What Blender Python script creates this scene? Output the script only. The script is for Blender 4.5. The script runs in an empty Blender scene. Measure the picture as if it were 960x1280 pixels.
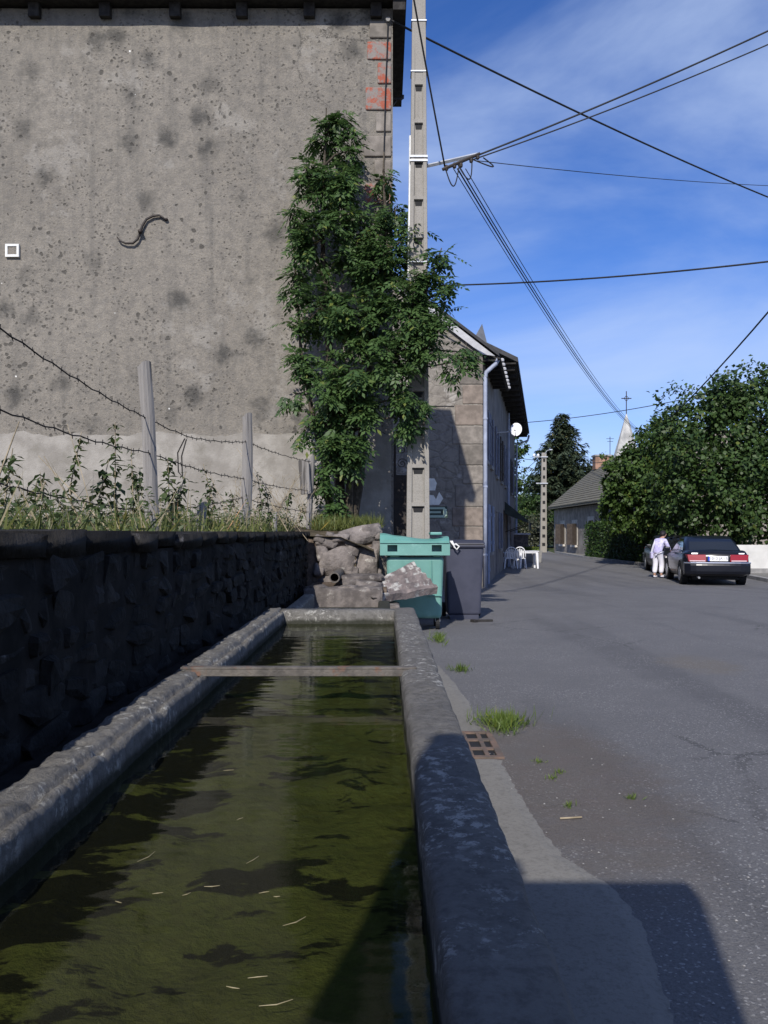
import bpy, bmesh, math, random
import numpy as np
from mathutils import Vector, Matrix, Euler, noise

random.seed(7)
rng = np.random.default_rng(11)
scene = bpy.context.scene
C = scene.collection

# ------------------------------------------------------------------ camera
F = 1050.0            # focal length in photo pixels (960 x 1280)
CZ = 1.20             # eye height above the asphalt
HOR = 665.0           # horizon row
cam_data = bpy.data.cameras.new('camera')
cam = bpy.data.objects.new('camera', cam_data)
C.objects.link(cam)
cam.location = (0, 0, CZ)
cam.rotation_euler = (math.radians(90), 0, 0)
cam_data.sensor_fit = 'VERTICAL'
cam_data.sensor_height = 36.0
cam_data.lens = F / 1280 * 36.0
cam_data.shift_y = (HOR - 640) / 1280
cam_data.clip_end = 3000
scene.camera = cam
scene.render.resolution_x, scene.render.resolution_y = 768, 1024

# ------------------------------------------------------------------ sun and sky
SUN_EL = math.radians(36.5)
TRAVEL = Vector((0.22, 1.0, -0.758)).normalized()
world = bpy.data.worlds.new('World')
scene.world = world
world.use_nodes = True
wn, wl = world.node_tree.nodes, world.node_tree.links
wn.clear()
sky = wn.new('ShaderNodeTexSky')
sky.sky_type = 'NISHITA'
sky.sun_disc = False
sky.sun_elevation = SUN_EL
sky.sun_rotation = math.atan2(-TRAVEL.x, -TRAVEL.y)
sky.altitude = 900
sky.air_density = 1.0
sky.dust_density = 0.6
sky.ozone_density = 1.6
tc = wn.new('ShaderNodeTexCoord')
# thin cirrus: stretched noise in direction space
sep = wn.new('ShaderNodeSeparateXYZ'); wl.new(tc.outputs['Generated'], sep.inputs[0])
zc = wn.new('ShaderNodeMath'); zc.operation = 'MAXIMUM'; zc.inputs[1].default_value = 0.06
wl.new(sep.outputs['Z'], zc.inputs[0])
dx = wn.new('ShaderNodeMath'); dx.operation = 'DIVIDE'; wl.new(sep.outputs['X'], dx.inputs[0]); wl.new(zc.outputs[0], dx.inputs[1])
dy = wn.new('ShaderNodeMath'); dy.operation = 'DIVIDE'; wl.new(sep.outputs['Y'], dy.inputs[0]); wl.new(zc.outputs[0], dy.inputs[1])
cxy = wn.new('ShaderNodeCombineXYZ'); wl.new(dx.outputs[0], cxy.inputs[0]); wl.new(dy.outputs[0], cxy.inputs[1])
mp = wn.new('ShaderNodeMapping'); mp.inputs['Rotation'].default_value = (0, math.radians(48), 0)
mp.inputs['Scale'].default_value = (1.3, 1.3, 3.4); mp.inputs['Location'].default_value = (0.55, 0.9, 0.30)
wl.new(tc.outputs['Generated'], mp.inputs[0])
n1 = wn.new('ShaderNodeTexNoise'); n1.inputs['Scale'].default_value = 1.0; n1.inputs['Detail'].default_value = 7
n1.inputs['Roughness'].default_value = 0.55; n1.inputs['Distortion'].default_value = 0.7
wl.new(mp.outputs[0], n1.inputs['Vector'])
cr = wn.new('ShaderNodeValToRGB'); cr.color_ramp.elements[0].position = 0.33; cr.color_ramp.elements[1].position = 0.72
cr.color_ramp.interpolation = 'EASE'
wl.new(n1.outputs['Fac'], cr.inputs[0])
ma = wn.new('ShaderNodeMath'); ma.operation = 'MULTIPLY'; ma.inputs[1].default_value = 0.72
wl.new(cr.outputs[0], ma.inputs[0])
tint = wn.new('ShaderNodeMix'); tint.data_type = 'RGBA'; tint.blend_type = 'MULTIPLY'; tint.inputs[0].default_value = 1.0
tint.inputs[7].default_value = (0.84, 0.90, 1.26, 1)
wl.new(sky.outputs[0], tint.inputs[6])
hsv = wn.new('ShaderNodeHueSaturation'); hsv.inputs['Saturation'].default_value = 1.15; hsv.inputs['Value'].default_value = 1.45
wl.new(tint.outputs[2], hsv.inputs['Color'])
mixc = wn.new('ShaderNodeMix'); mixc.data_type = 'RGBA'
mixc.inputs[7].default_value = (7.0, 8.7, 12.2, 1)
wl.new(ma.outputs[0], mixc.inputs[0]); wl.new(hsv.outputs[0], mixc.inputs[6])
bg = wn.new('ShaderNodeBackground'); bg.inputs['Strength'].default_value = 0.078
wl.new(mixc.outputs[2], bg.inputs[0])
wo = wn.new('ShaderNodeOutputWorld'); wl.new(bg.outputs[0], wo.inputs[0])

sun_data = bpy.data.lights.new('sun', 'SUN')
sun_data.energy = 4.9
sun_data.angle = math.radians(0.5)
sun_data.color = (1.0, 0.95, 0.87)
sun = bpy.data.objects.new('sun', sun_data)
C.objects.link(sun)
sun.rotation_euler = TRAVEL.to_track_quat('-Z', 'Y').to_euler()
sun.location = (-10, -20, 25)

vs = scene.view_settings
vs.view_transform = 'Standard'
try: vs.look = 'None'
except Exception: pass
vs.exposure = 0.05
vs.gamma = 1.0
vs.use_curve_mapping = False
scene.cycles.max_bounces = 6
scene.cycles.transparent_max_bounces = 8

# ------------------------------------------------------------------ helpers
def P(px, py, Y):
    """photo pixel seen at depth Y -> world point"""
    return Vector(((px - 480) / F * Y, Y, CZ + (HOR - py) / F * Y))

def sstep(a, b, t):
    t = min(1, max(0, (t - a) / (b - a)))
    return t * t * (3 - 2 * t)

def gz(Y):
    return -0.30 * sstep(11.0, 25.0, Y)

def fbm(v, s=1.0, o=3):
    return noise.fractal(Vector(v) * s, 1.0, 2.0, o, noise_basis='PERLIN_ORIGINAL')

class MB:
    def __init__(self):
        self.v, self.f, self.m = [], [], []
    def add(self, verts, faces, mi=0):
        n = len(self.v)
        self.v += [tuple(p) for p in verts]
        self.f += [tuple(i + n for i in fc) for fc in faces]
        self.m += [mi] * len(faces)
        return self
    def box(self, c, s, rot=None, mi=0, taper=(1, 1)):
        hx, hy, hz = s[0] / 2, s[1] / 2, s[2] / 2
        vs_ = []
        for k, z in enumerate((-hz, hz)):
            tx, ty = (1, 1) if k == 0 else taper
            for x, y in ((-hx, -hy), (hx, -hy), (hx, hy), (-hx, hy)):
                vs_.append(Vector((x * tx, y * ty, z)))
        if rot is not None:
            R_ = rot if isinstance(rot, Matrix) else Euler(rot).to_matrix()
            vs_ = [R_ @ p for p in vs_]
        c = Vector(c)
        return self.add([p + c for p in vs_], [(3, 2, 1, 0), (4, 5, 6, 7), (0, 1, 5, 4), (1, 2, 6, 5), (2, 3, 7, 6), (3, 0, 4, 7)], mi)
    def b2(self, x0, x1, y0, y1, z0, z1, mi=0):
        return self.box(((x0 + x1) / 2, (y0 + y1) / 2, (z0 + z1) / 2), (abs(x1 - x0), abs(y1 - y0), abs(z1 - z0)), None, mi)
    def hexa(self, p8, mi=0):
        return self.add(p8, [(3, 2, 1, 0), (4, 5, 6, 7), (0, 1, 5, 4), (1, 2, 6, 5), (2, 3, 7, 6), (3, 0, 4, 7)], mi)
    def tube(self, pts, r, n=6, cap=True, mi=0):
        pts = [Vector(p) for p in pts]
        rs = r if isinstance(r, (list, tuple)) else [r] * len(pts)
        ring0 = len(self.v)
        up = Vector((0, 0, 1))
        vv, ff = [], []
        u = None
        for i, p in enumerate(pts):
            t = (pts[min(i + 1, len(pts) - 1)] - pts[max(i - 1, 0)])
            t = t.normalized() if t.length > 1e-9 else up
            if u is None:
                u = t.cross(up) if abs(t.dot(up)) < 0.95 else t.cross(Vector((1, 0, 0)))
            else:
                u = u - t * u.dot(t)
            u.normalize()
            w = t.cross(u)
            for k in range(n):
                a = 2 * math.pi * k / n
                vv.append(p + (u * math.cos(a) + w * math.sin(a)) * rs[i])
        for i in range(len(pts) - 1):
            for k in range(n):
                a, b = i * n + k, i * n + (k + 1) % n
                ff.append((a, b, b + n, a + n))
        if cap:
            ff.append(tuple(range(n - 1, -1, -1)))
            ff.append(tuple(range((len(pts) - 1) * n, len(pts) * n)))
        return self.add(vv, ff, mi)
    def cyl(self, c, axis, r, h, n=16, mi=0):
        c, axis = Vector(c), Vector(axis).normalized()
        return self.tube([c - axis * h / 2, c + axis * h / 2], r, n, True, mi)
    def lathe(self, prof, n=16, c=(0, 0, 0), mi=0, cap=True):
        vv, ff = [], []
        for (r, z) in prof:
            for k in range(n):
                a = 2 * math.pi * k / n
                vv.append((c[0] + r * math.cos(a), c[1] + r * math.sin(a), c[2] + z))
        for i in range(len(prof) - 1):
            for k in range(n):
                a, b = i * n + k, i * n + (k + 1) % n
                ff.append((a, b, b + n, a + n))
        if cap:
            ff.append(tuple(range(n - 1, -1, -1)))
            ff.append(tuple(range((len(prof) - 1) * n, len(prof) * n)))
        return self.add(vv, ff, mi)
    def prism(self, poly, ext, mi=0):
        """poly: list of 3D points (planar), ext: extrusion vector"""
        n = len(poly)
        a = [Vector(p) for p in poly]
        b = [p + Vector(ext) for p in a]
        return self.add(a + b, [tuple(range(n - 1, -1, -1)), tuple(range(n, 2 * n))] + [(i, (i + 1) % n, (i + 1) % n + n, i + n) for i in range(n)], mi)
    def build(self, name, mats, parent=None, smooth=False, bevel=0.0, loc=None, segs=2):
        me = bpy.data.meshes.new(name)
        me.from_pydata(self.v, [], self.f)
        mats = mats if isinstance(mats, (list, tuple)) else [mats]
        for m_ in mats: me.materials.append(m_)
        if len(mats) > 1: me.polygons.foreach_set('material_index', self.m)
        return link(name, me, parent, smooth, bevel, segs, fixn=True)

def link(name, me, parent=None, smooth=False, bevel=0.0, segs=2, fixn=False):
    if fixn:
        bm = bmesh.new(); bm.from_mesh(me); bmesh.ops.recalc_face_normals(bm, faces=bm.faces[:]); bm.to_mesh(me); bm.free()
    if smooth: me.polygons.foreach_set('use_smooth', [True] * len(me.polygons))
    me.update()
    o = bpy.data.objects.new(name, me)
    C.objects.link(o)
    if bevel:
        b = o.modifiers.new('bevel', 'BEVEL'); b.width = bevel; b.segments = segs; b.limit_method = 'ANGLE'; b.angle_limit = math.radians(35)
    if parent is not None:
        adopt(o, parent)
    else:   # origin at the base of the thing
        n = len(me.vertices)
        co = np.empty(n * 3); me.vertices.foreach_get('co', co); co = co.reshape(-1, 3)
        base = np.array([(co[:, 0].min() + co[:, 0].max()) / 2, (co[:, 1].min() + co[:, 1].max()) / 2, co[:, 2].min()])
        me.vertices.foreach_set('co', (co - base).ravel()); me.update()
        o.location = base
    return o

def chain_loc(p):
    v = Vector((0, 0, 0))
    while p is not None:
        v = v + p.location
        p = p.parent
    return v

def adopt(o, parent):
    """child mesh written in the same space as its root thing"""
    o.parent = parent
    root = parent
    while root.parent is not None: root = root.parent
    if parent is root:
        o.matrix_parent_inverse = Matrix.Translation(-root.location)

def tag(o, label=None, cat=None, group=None, kind=None):
    if label: o['label'] = label
    if cat: o['category'] = cat
    if group: o['group'] = group
    if kind: o['kind'] = kind
    return o

def thing(name, label, cat, loc=(0, 0, 0), group=None):
    o = bpy.data.objects.new(name, None)
    o.empty_display_size = 0.2
    C.objects.link(o)
    o.location = loc
    return tag(o, label, cat, group)

def copy_tree(o, parent=None):
    c = o.copy()
    C.objects.link(c)
    if parent is not None:
        c.parent = parent
        c.matrix_parent_inverse = o.matrix_parent_inverse.copy()
    for ch in [q for q in bpy.data.objects if q.parent == o]:
        copy_tree(ch, c)
    return c

def structure(o): return tag(o, kind='structure')

# ------------------------------------------------------------------ materials
class NT:
    def __init__(self, name):
        self.mat = bpy.data.materials.new(name)
        self.mat.use_nodes = True
        self.n, self.l = self.mat.node_tree.nodes, self.mat.node_tree.links
        self.b = self.n['Principled BSDF']
        self.out = self.n['Material Output']
        self.geo = self.n.new('ShaderNodeNewGeometry')
        self.pos = self.geo.outputs['Position']
    def sock(self, inp, val):
        if hasattr(val, 'is_linked') or isinstance(val, bpy.types.NodeSocket): self.l.new(val, inp)
        else: inp.default_value = val
    def vec(self, scale=(1, 1, 1), loc=(0, 0, 0), rot=(0, 0, 0), src=None):
        m = self.n.new('ShaderNodeMapping')
        m.inputs['Scale'].default_value = scale; m.inputs['Location'].default_value = loc; m.inputs['Rotation'].default_value = rot
        self.l.new(src or self.pos, m.inputs[0])
        return m.outputs[0]
    def noise(self, scale, detail=4, rough=0.55, vec=None, dist=0.0):
        t = self.n.new('ShaderNodeTexNoise')
        t.inputs['Scale'].default_value = scale; t.inputs['Detail'].default_value = detail
        t.inputs['Roughness'].default_value = rough; t.inputs['Distortion'].default_value = dist
        self.l.new(vec or self.pos, t.inputs['Vector'])
        return t.outputs['Fac']
    def voro(self, scale, vec=None, feature='F1', out='Distance', rnd=1.0):
        t = self.n.new('ShaderNodeTexVoronoi'); t.feature = feature
        t.inputs['Scale'].default_value = scale; t.inputs['Randomness'].default_value = rnd
        self.l.new(vec or self.pos, t.inputs['Vector'])
        return t.outputs[out]
    def ramp(self, fac, stops, interp='LINEAR'):
        r = self.n.new('ShaderNodeValToRGB'); r.color_ramp.interpolation = interp
        el = r.color_ramp.elements
        while len(el) < len(stops): el.new(0.5)
        for e, (p, c) in zip(el, stops):
            e.position = p
            e.color = c if len(c) == 4 else (*c, 1)
        self.l.new(fac, r.inputs[0])
        return r.outputs[0]
    def mask(self, fac, a, b):
        r = self.n.new('ShaderNodeMapRange'); r.interpolation_type = 'SMOOTHSTEP'
        r.inputs['From Min'].default_value = a; r.inputs['From Max'].default_value = b
        self.l.new(fac, r.inputs['Value'])
        return r.outputs[0]
    def math(self, op, a, b=0.0):
        m = self.n.new('ShaderNodeMath'); m.operation = op
        self.sock(m.inputs[0], a); self.sock(m.inputs[1], b)
        return m.outputs[0]
    def mix(self, fac, a, b, mode='MIX'):
        m = self.n.new('ShaderNodeMix'); m.data_type = 'RGBA'; m.blend_type = mode
        self.sock(m.inputs[0], fac)
        for i, v in ((6, a), (7, b)):
            if isinstance(v, bpy.types.NodeSocket): self.l.new(v, m.inputs[i])
            else: m.inputs[i].default_value = v if len(v) == 4 else (*v, 1)
        return m.outputs[2]
    def sepz(self, ax):
        s = self.n.new('ShaderNodeSeparateXYZ'); self.l.new(self.pos, s.inputs[0])
        return s.outputs[ax]
    def rnd(self):
        o = self.n.new('ShaderNodeObjectInfo'); return o.outputs['Random']
    def island(self): return self.geo.outputs['Random Per Island']
    def bump(self, h, strength=0.4, dist=0.02):
        b = self.n.new('ShaderNodeBump'); b.inputs['Strength'].default_value = strength; b.inputs['Distance'].default_value = dist
        self.l.new(h, b.inputs['Height'])
        self.l.new(b.outputs[0], self.b.inputs['Normal'])
    def set(self, color=None, rough=None, spec=None, metal=None):
        if color is not None:
            if isinstance(color, bpy.types.NodeSocket): self.l.new(color, self.b.inputs['Base Color'])
            else: self.b.inputs['Base Color'].default_value = (*color, 1) if len(color) == 3 else color
        if rough is not None: self.sock(self.b.inputs['Roughness'], rough)
        if spec is not None: self.b.inputs['Specular IOR Level'].default_value = spec
        if metal is not None: self.b.inputs['Metallic'].default_value = metal
        return self.mat

def simple(name, c1, c2=None, scale=6, rough=0.8, spec=0.3, metal=0, bump=0.25, bs=60, bd=0.01, rnd=0.0, patch=None):
    t = NT(name)
    c2 = c2 or tuple(x * 0.6 for x in c1)
    col = t.mix(t.mask(t.noise(scale, 5, 0.6), 0.35, 0.68), c2, c1)
    if patch:
        pc, ps, a, b = patch
        col = t.mix(t.mask(t.noise(ps, 6, 0.65, vec=t.vec(loc=(3, 7, 1))), a, b), col, pc)
    if rnd:
        k = t.n.new('ShaderNodeMapRange'); k.inputs['To Min'].default_value = 1 - rnd; k.inputs['To Max'].default_value = 1 + rnd
        t.l.new(t.rnd(), k.inputs['Value'])
        hv = t.n.new('ShaderNodeHueSaturation'); t.l.new(col, hv.inputs['Color']); t.l.new(k.outputs[0], hv.inputs['Value'])
        col = hv.outputs[0]
    if bump: t.bump(t.noise(bs, 5, 0.6), bump, bd)
    return t.set(col, rough, spec, metal)

def leafmat(name, dark, light, trans=0.35, rough=0.5, spec=0.35):
    t = NT(name)
    col = t.mix(t.island(), dark, light)
    big = t.mask(t.noise(1.3, 2), 0.35, 0.65)
    col = t.mix(t.math('MULTIPLY', big, 0.45), col, tuple(x * 1.25 for x in light))
    col = t.mix(t.math('MULTIPLY', t.mask(t.island(), 0.965, 0.985), 0.7), col, (light[0] * 2.4, light[1] * 1.5, light[2] * 1.1))
    t.set(col, rough, spec)
    tr = t.n.new('ShaderNodeBsdfTranslucent'); t.l.new(col, tr.inputs[0])
    mx = t.n.new('ShaderNodeMixShader'); mx.inputs[0].default_value = trans
    t.l.new(t.b.outputs[0], mx.inputs[1]); t.l.new(tr.outputs[0], mx.inputs[2]); t.l.new(mx.outputs[0], t.out.inputs[0])
    return t.mat

# tall house render: grey cement with pits, soot blotches and white flecks
def m_render():
    t = NT('grey_render')
    base = t.mix(t.noise(0.55, 4, 0.6), (0.185, 0.166, 0.140), (0.325, 0.295, 0.252))
    base = t.mix(t.math('MULTIPLY', t.mask(t.noise(7, 6, 0.75), 0.38, 0.66), 0.60), base, (0.135, 0.127, 0.116))
    grain = t.noise(48, 3, 0.7)
    base = t.mix(t.math('MULTIPLY', t.mask(grain, 0.35, 0.7), 0.38), base, (0.13, 0.125, 0.118))
    streak = t.noise(1.0, 5, 0.6, vec=t.vec(scale=(5.0, 5.0, 0.35)))
    base = t.mix(t.math('MULTIPLY', t.mask(streak, 0.48, 0.74), 0.50), base, (0.115, 0.110, 0.102))
    rep = t.math('MULTIPLY', t.mask(t.noise(0.9, 6, 0.7, vec=t.vec(loc=(7, 3, 2))), 0.56, 0.63), 0.40)
    base = t.mix(rep, base, (0.33, 0.31, 0.28))
    hc = t.voro(0.45, vec=t.vec(loc=(1, 0, 3)), feature='DISTANCE_TO_EDGE')
    hcm = t.mask(t.math('ABSOLUTE', t.math('ADD', hc, t.math('MULTIPLY', t.math('SUBTRACT', t.noise(3, 6, 0.75), 0.5), 0.16))), 0.006, 0.002)
    base = t.mix(t.math('MULTIPLY', hcm, t.math('MULTIPLY', t.mask(t.noise(0.35, 2), 0.5, 0.6), 0.6)), base, (0.06, 0.057, 0.052))
    # round soot blotches, 20 to 45 cm
    bl = t.voro(1.45, vec=t.vec(loc=(0.3, 0, 0.2)))
    keep = t.mask(t.noise(0.42, 2, vec=t.vec(loc=(5, 2, 9))), 0.34, 0.52)
    fuzz = t.math('ADD', bl, t.math('MULTIPLY', t.math('SUBTRACT', t.noise(6, 6, 0.75), 0.5), 0.75))
    bm_ = t.math('MULTIPLY', t.mask(fuzz, 0.37, 0.05), t.math('MULTIPLY', keep, 0.82))
    base = t.mix(bm_, base, (0.060, 0.059, 0.056))
    # pits: dark thumb-sized hollows, clustered
    wv = t.n.new('ShaderNodeVectorMath'); wv.operation = 'ADD'
    nz = t.n.new('ShaderNodeTexNoise'); nz.inputs['Scale'].default_value = 7; t.l.new(t.pos, nz.inputs['Vector'])
    sc_ = t.n.new('ShaderNodeVectorMath'); sc_.operation = 'SCALE'; sc_.inputs[3].default_value = 0.12
    t.l.new(nz.outputs['Color'], sc_.inputs[0]); t.l.new(t.pos, wv.inputs[0]); t.l.new(sc_.outputs[0], wv.inputs[1])
    pv = t.voro(7.5, vec=wv.outputs[0])
    size = t.mask(t.noise(0.8, 4, 0.65, vec=t.vec(loc=(1, 1, 4))), 0.30, 0.72)
    pit = t.mask(t.math('SUBTRACT', pv, t.math('MULTIPLY', size, 0.30)), 0.04, -0.06)
    pv2 = t.voro(15.0, vec=wv.outputs[0])
    pit2 = t.math('MULTIPLY', t.mask(pv2, 0.36, 0.14), t.mask(t.noise(1.3, 3, vec=t.vec(loc=(8, 0, 0))), 0.36, 0.62))
    pits = t.math('MAXIMUM', t.math('MULTIPLY', pit, 0.85), t.math('MULTIPLY', pit2, 0.7))
    base = t.mix(t.math('MULTIPLY', pits, 0.82), base, (0.055, 0.052, 0.047))
    fl = t.math('MULTIPLY', t.mask(t.voro(3.1, vec=t.vec(loc=(4, 4, 4))), 0.055, 0.035), t.mask(t.noise(1.1, 1, vec=t.vec(loc=(2, 9, 2))), 0.52, 0.58))
    base = t.mix(fl, base, (0.75, 0.74, 0.70))
    h = t.math('SUBTRACT', t.math('MULTIPLY', t.noise(26, 6, 0.75), 1.0), t.math('MULTIPLY', pits, 0.5))
    t.bump(h, 1.0, 0.02)
    return t.set(base, 0.95, 0.1)

def m_asphalt():
    t = NT('worn_asphalt')
    base = t.mix(t.noise(0.35, 5, 0.6), (0.140, 0.137, 0.140), (0.205, 0.200, 0.202))
    base = t.mix(t.math('MULTIPLY', t.mask(t.noise(2.2, 5, 0.65), 0.45, 0.7), 0.35), base, (0.215, 0.21, 0.21))
    # tyre-polished tracks following the street
    tr = t.noise(1.0, 3, 0.5, vec=t.vec(scale=(1.1, 0.07, 1), rot=(0, 0, math.radians(24))))
    base = t.mix(t.math('MULTIPLY', t.mask(tr, 0.52, 0.66), 0.42), base, (0.072, 0.071, 0.077))
    grain = t.noise(120, 4, 0.8)
    ck = t.voro(0.55, vec=t.vec(loc=(2, 5, 0)), feature='DISTANCE_TO_EDGE')
    ckw = t.math('ADD', ck, t.math('MULTIPLY', t.math('SUBTRACT', t.noise(5, 5, 0.7), 0.5), 0.10))
    ckm = t.math('MULTIPLY', t.mask(t.math('ABSOLUTE', ckw), 0.010, 0.003), t.mask(t.noise(0.5, 2, vec=t.vec(loc=(9, 0, 0))), 0.50, 0.60))
    base = t.mix(t.math('MULTIPLY', ckm, 0.6), base, (0.035, 0.034, 0.034))
    base = t.mix(t.math('MULTIPLY', t.mask(grain, 0.35, 0.65), 0.60), t.mix(0.45, base, (0.035, 0.034, 0.036)), t.mix(0.30, base, (0.30, 0.295, 0.29)))
    st = t.voro(130, out='Color')
    sp = t.n.new('ShaderNodeSeparateXYZ'); t.l.new(st, sp.inputs[0])
    base = t.mix(t.math('MULTIPLY', t.mask(sp.outputs[0], 0.93, 0.96), t.mask(t.noise(1.4, 3), 0.34, 0.60)), base, (0.30, 0.295, 0.29))
    # rusty-brown silt around the drain and along the foot of the trough
    x, y = t.sepz(0), t.sepz(1)
    d = t.math('ADD', t.math('POWER', t.math('MULTIPLY', t.math('SUBTRACT', x, 0.85), 1.55), 2.0), t.math('POWER', t.math('MULTIPLY', t.math('SUBTRACT', y, 4.1), 0.62), 2.0))
    dn = t.math('ADD', d, t.math('MULTIPLY', t.math('SUBTRACT', t.noise(3.2, 5, 0.65), 0.5), 1.6))
    silt = t.mask(dn, 1.0, 0.1)
    base = t.mix(t.math('MULTIPLY', silt, 0.55), base, t.mix(t.noise(6, 5), (0.125, 0.086, 0.066), (0.115, 0.105, 0.085)))
    d2 = t.math('ADD', t.math('POWER', t.math('SUBTRACT', x, 2.85), 2.0), t.math('POWER', t.math('MULTIPLY', t.math('SUBTRACT', y, 7.6), 0.6), 2.0))
    base = t.mix(t.math('MULTIPLY', t.mask(t.math('ADD', d2, t.math('MULTIPLY', t.noise(5, 4), 0.3)), 0.32, 0.14), 0.45), base, (0.16, 0.135, 0.10))
    t.bump(t.math('ADD', t.math('MULTIPLY', grain, 1.0), t.noise(30, 5, 0.7)), 0.8, 0.010)
    return t.set(base, 0.82, 0.25)

def m_rim():
    """old concrete rim with pale lichen crusts and dark damp patches"""
    t = NT('lichened_concrete')
    base = t.mix(t.noise(5, 6, 0.65), (0.10, 0.095, 0.088), (0.21, 0.20, 0.185))
    base = t.mix(t.math('MULTIPLY', t.mask(t.noise(38, 5, 0.7), 0.42, 0.66), 0.5), base, (0.07, 0.066, 0.06))
    li = t.math('MULTIPLY', t.mask(t.noise(34, 7, 0.75, vec=t.vec(loc=(2, 2, 2))), 0.52, 0.60), t.mask(t.noise(3.0, 4, 0.6), 0.44, 0.60))
    base = t.mix(t.math('MULTIPLY', li, 0.75), base, (0.42, 0.41, 0.375))
    x = t.sepz(0)
    ins = t.math('MULTIPLY', t.mask(x, -0.70, -0.675), t.mask(x, 0.10, 0.078))
    wet = t.math('MULTIPLY', t.mask(t.math('ADD', t.sepz(2), t.math('MULTIPLY', t.noise(12, 4), 0.03)), 0.640, 0.612), ins)
    base = t.mix(t.math('MULTIPLY', wet, 0.85), base, (0.020, 0.022, 0.014))
    t.bump(t.math('ADD', t.noise(70, 6, 0.75), t.math('MULTIPLY', t.noise(18, 5), 0.8)), 1.0, 0.010)
    return t.set(base, 0.92, 0.15)

def m_house2():
    t = NT('patched_limewash')
    base = t.mix(t.noise(1.4, 5, 0.6), (0.19, 0.172, 0.15), (0.30, 0.275, 0.245))
    base = t.mix(t.math('MULTIPLY', t.mask(t.noise(7, 6, 0.7), 0.45, 0.65), 0.6), base, (0.12, 0.11, 0.10))
    base = t.mix(t.math('MULTIPLY', t.mask(t.noise(2.6, 5, 0.7, vec=t.vec(loc=(5, 1, 3))), 0.58, 0.66), 0.8), base, (0.36, 0.34, 0.315))
    st = t.voro(2.6, vec=t.vec(scale=(1, 1, 1.5)), feature='DISTANCE_TO_EDGE')
    show = t.mask(t.noise(0.8, 3, vec=t.vec(loc=(0, 4, 1))), 0.46, 0.56)
    base = t.mix(t.math('MULTIPLY', t.mask(st, 0.10, 0.0), t.math('MULTIPLY', show, 0.30)), base, (0.10, 0.09, 0.08))
    t.bump(t.math('ADD', t.noise(20, 5, 0.7), t.math('MULTIPLY', t.mask(st, 0.0, 0.12), 0.8)), 0.6, 0.02)
    return t.set(base, 0.93, 0.1)

def m_algae():
    t = NT('algae_bed')
    v = t.vec(scale=(1.0, 0.75, 1))
    base = t.mix(t.noise(4.5, 6, 0.65, vec=v), (0.025, 0.028, 0.008), (0.060, 0.066, 0.020))
    base = t.mix(t.math('MULTIPLY', t.mask(t.noise(40, 5, 0.7), 0.4, 0.7), 0.4), base, (0.022, 0.019, 0.009))
    base = t.mix(t.math('MULTIPLY', t.mask(t.noise(1.6, 4), 0.5, 0.7), 0.45), base, (0.040, 0.038, 0.020))
    x, y = t.sepz(0), t.sepz(1)
    hn = t.math('ADD', t.noise(1.0, 7, 0.62, vec=t.vec(scale=(4.2, 8.5, 1), loc=(3, 1, 0)), dist=0.3), t.math('MULTIPLY', t.mask(x, -0.38, -0.62), 0.13))
    hn = t.math('ADD', hn, t.math('SUBTRACT', t.math('MULTIPLY', t.mask(y, 2.6, 4.6), 0.05), t.math('MULTIPLY', t.mask(y, 1.45, 1.0), 0.08)))
    base = t.mix(t.math('MULTIPLY', t.mask(hn, 0.535, 0.572), 0.96), base, (0.004, 0.004, 0.003))
    t.bump(t.noise(22, 6, 0.7), 0.8, 0.02)
    return t.set(base, 0.9, 0.1)

def m_water():
    t = NT('still_water')
    dt = t.n.new('ShaderNodeVectorMath'); dt.operation = 'DOT_PRODUCT'; t.l.new(t.geo.outputs['Incoming'], dt.inputs[0]); t.l.new(t.geo.outputs['Normal'], dt.inputs[1])
    fr = t.math('ADD', t.math('MULTIPLY', t.math('POWER', t.math('SUBTRACT', 1.0, t.math('ABSOLUTE', dt.outputs['Value'])), 5.0), 0.98), 0.02)
    gl = t.n.new('ShaderNodeBsdfGlossy'); gl.inputs['Roughness'].default_value = 0.05; gl.inputs['Color'].default_value = (0.50, 0.52, 0.50, 1)
    tp = t.n.new('ShaderNodeBsdfTransparent'); tp.inputs['Color'].default_value = (0.86, 0.88, 0.72, 1)
    bp = t.n.new('ShaderNodeBump'); bp.inputs['Strength'].default_value = 0.09; bp.inputs['Distance'].default_value = 0.02
    t.l.new(t.noise(7, 2, 0.5, vec=t.vec(scale=(0.6, 1.6, 1))), bp.inputs['Height'])
    t.l.new(bp.outputs[0], gl.inputs['Normal'])
    mx = t.n.new('ShaderNodeMixShader')
    t.l.new(fr, mx.inputs[0]); t.l.new(tp.outputs[0], mx.inputs[1]); t.l.new(gl.outputs[0], mx.inputs[2])
    t.l.new(mx.outputs[0], t.out.inputs[0])
    return t.mat

def m_redquoin():
    t = NT('red_stained_quoin')
    base = t.mix(t.noise(9, 5, 0.6), (0.17, 0.155, 0.145), (0.27, 0.24, 0.22))
    base = t.mix(t.math('MULTIPLY', t.mask(t.noise(7, 6, 0.75, vec=t.vec(loc=(1, 3, 1))), 0.45, 0.58), 0.85), base, (0.33, 0.075, 0.038))
    t.bump(t.noise(35, 5, 0.7), 0.7, 0.01)
    return t.set(base, 0.9, 0.15)

def m_slate():
    t = NT('weathered_slate')
    base = t.mix(t.noise(0.8, 5, 0.6), (0.10, 0.095, 0.08), (0.20, 0.185, 0.145))
    base = t.mix(t.math('MULTIPLY', t.mask(t.noise(5, 5, 0.7), 0.5, 0.7), 0.6), base, (0.20, 0.19, 0.14))
    t.bump(t.noise(6, 5, 0.7), 0.7, 0.06)
    return t.set(base, 0.85, 0.2)

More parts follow.
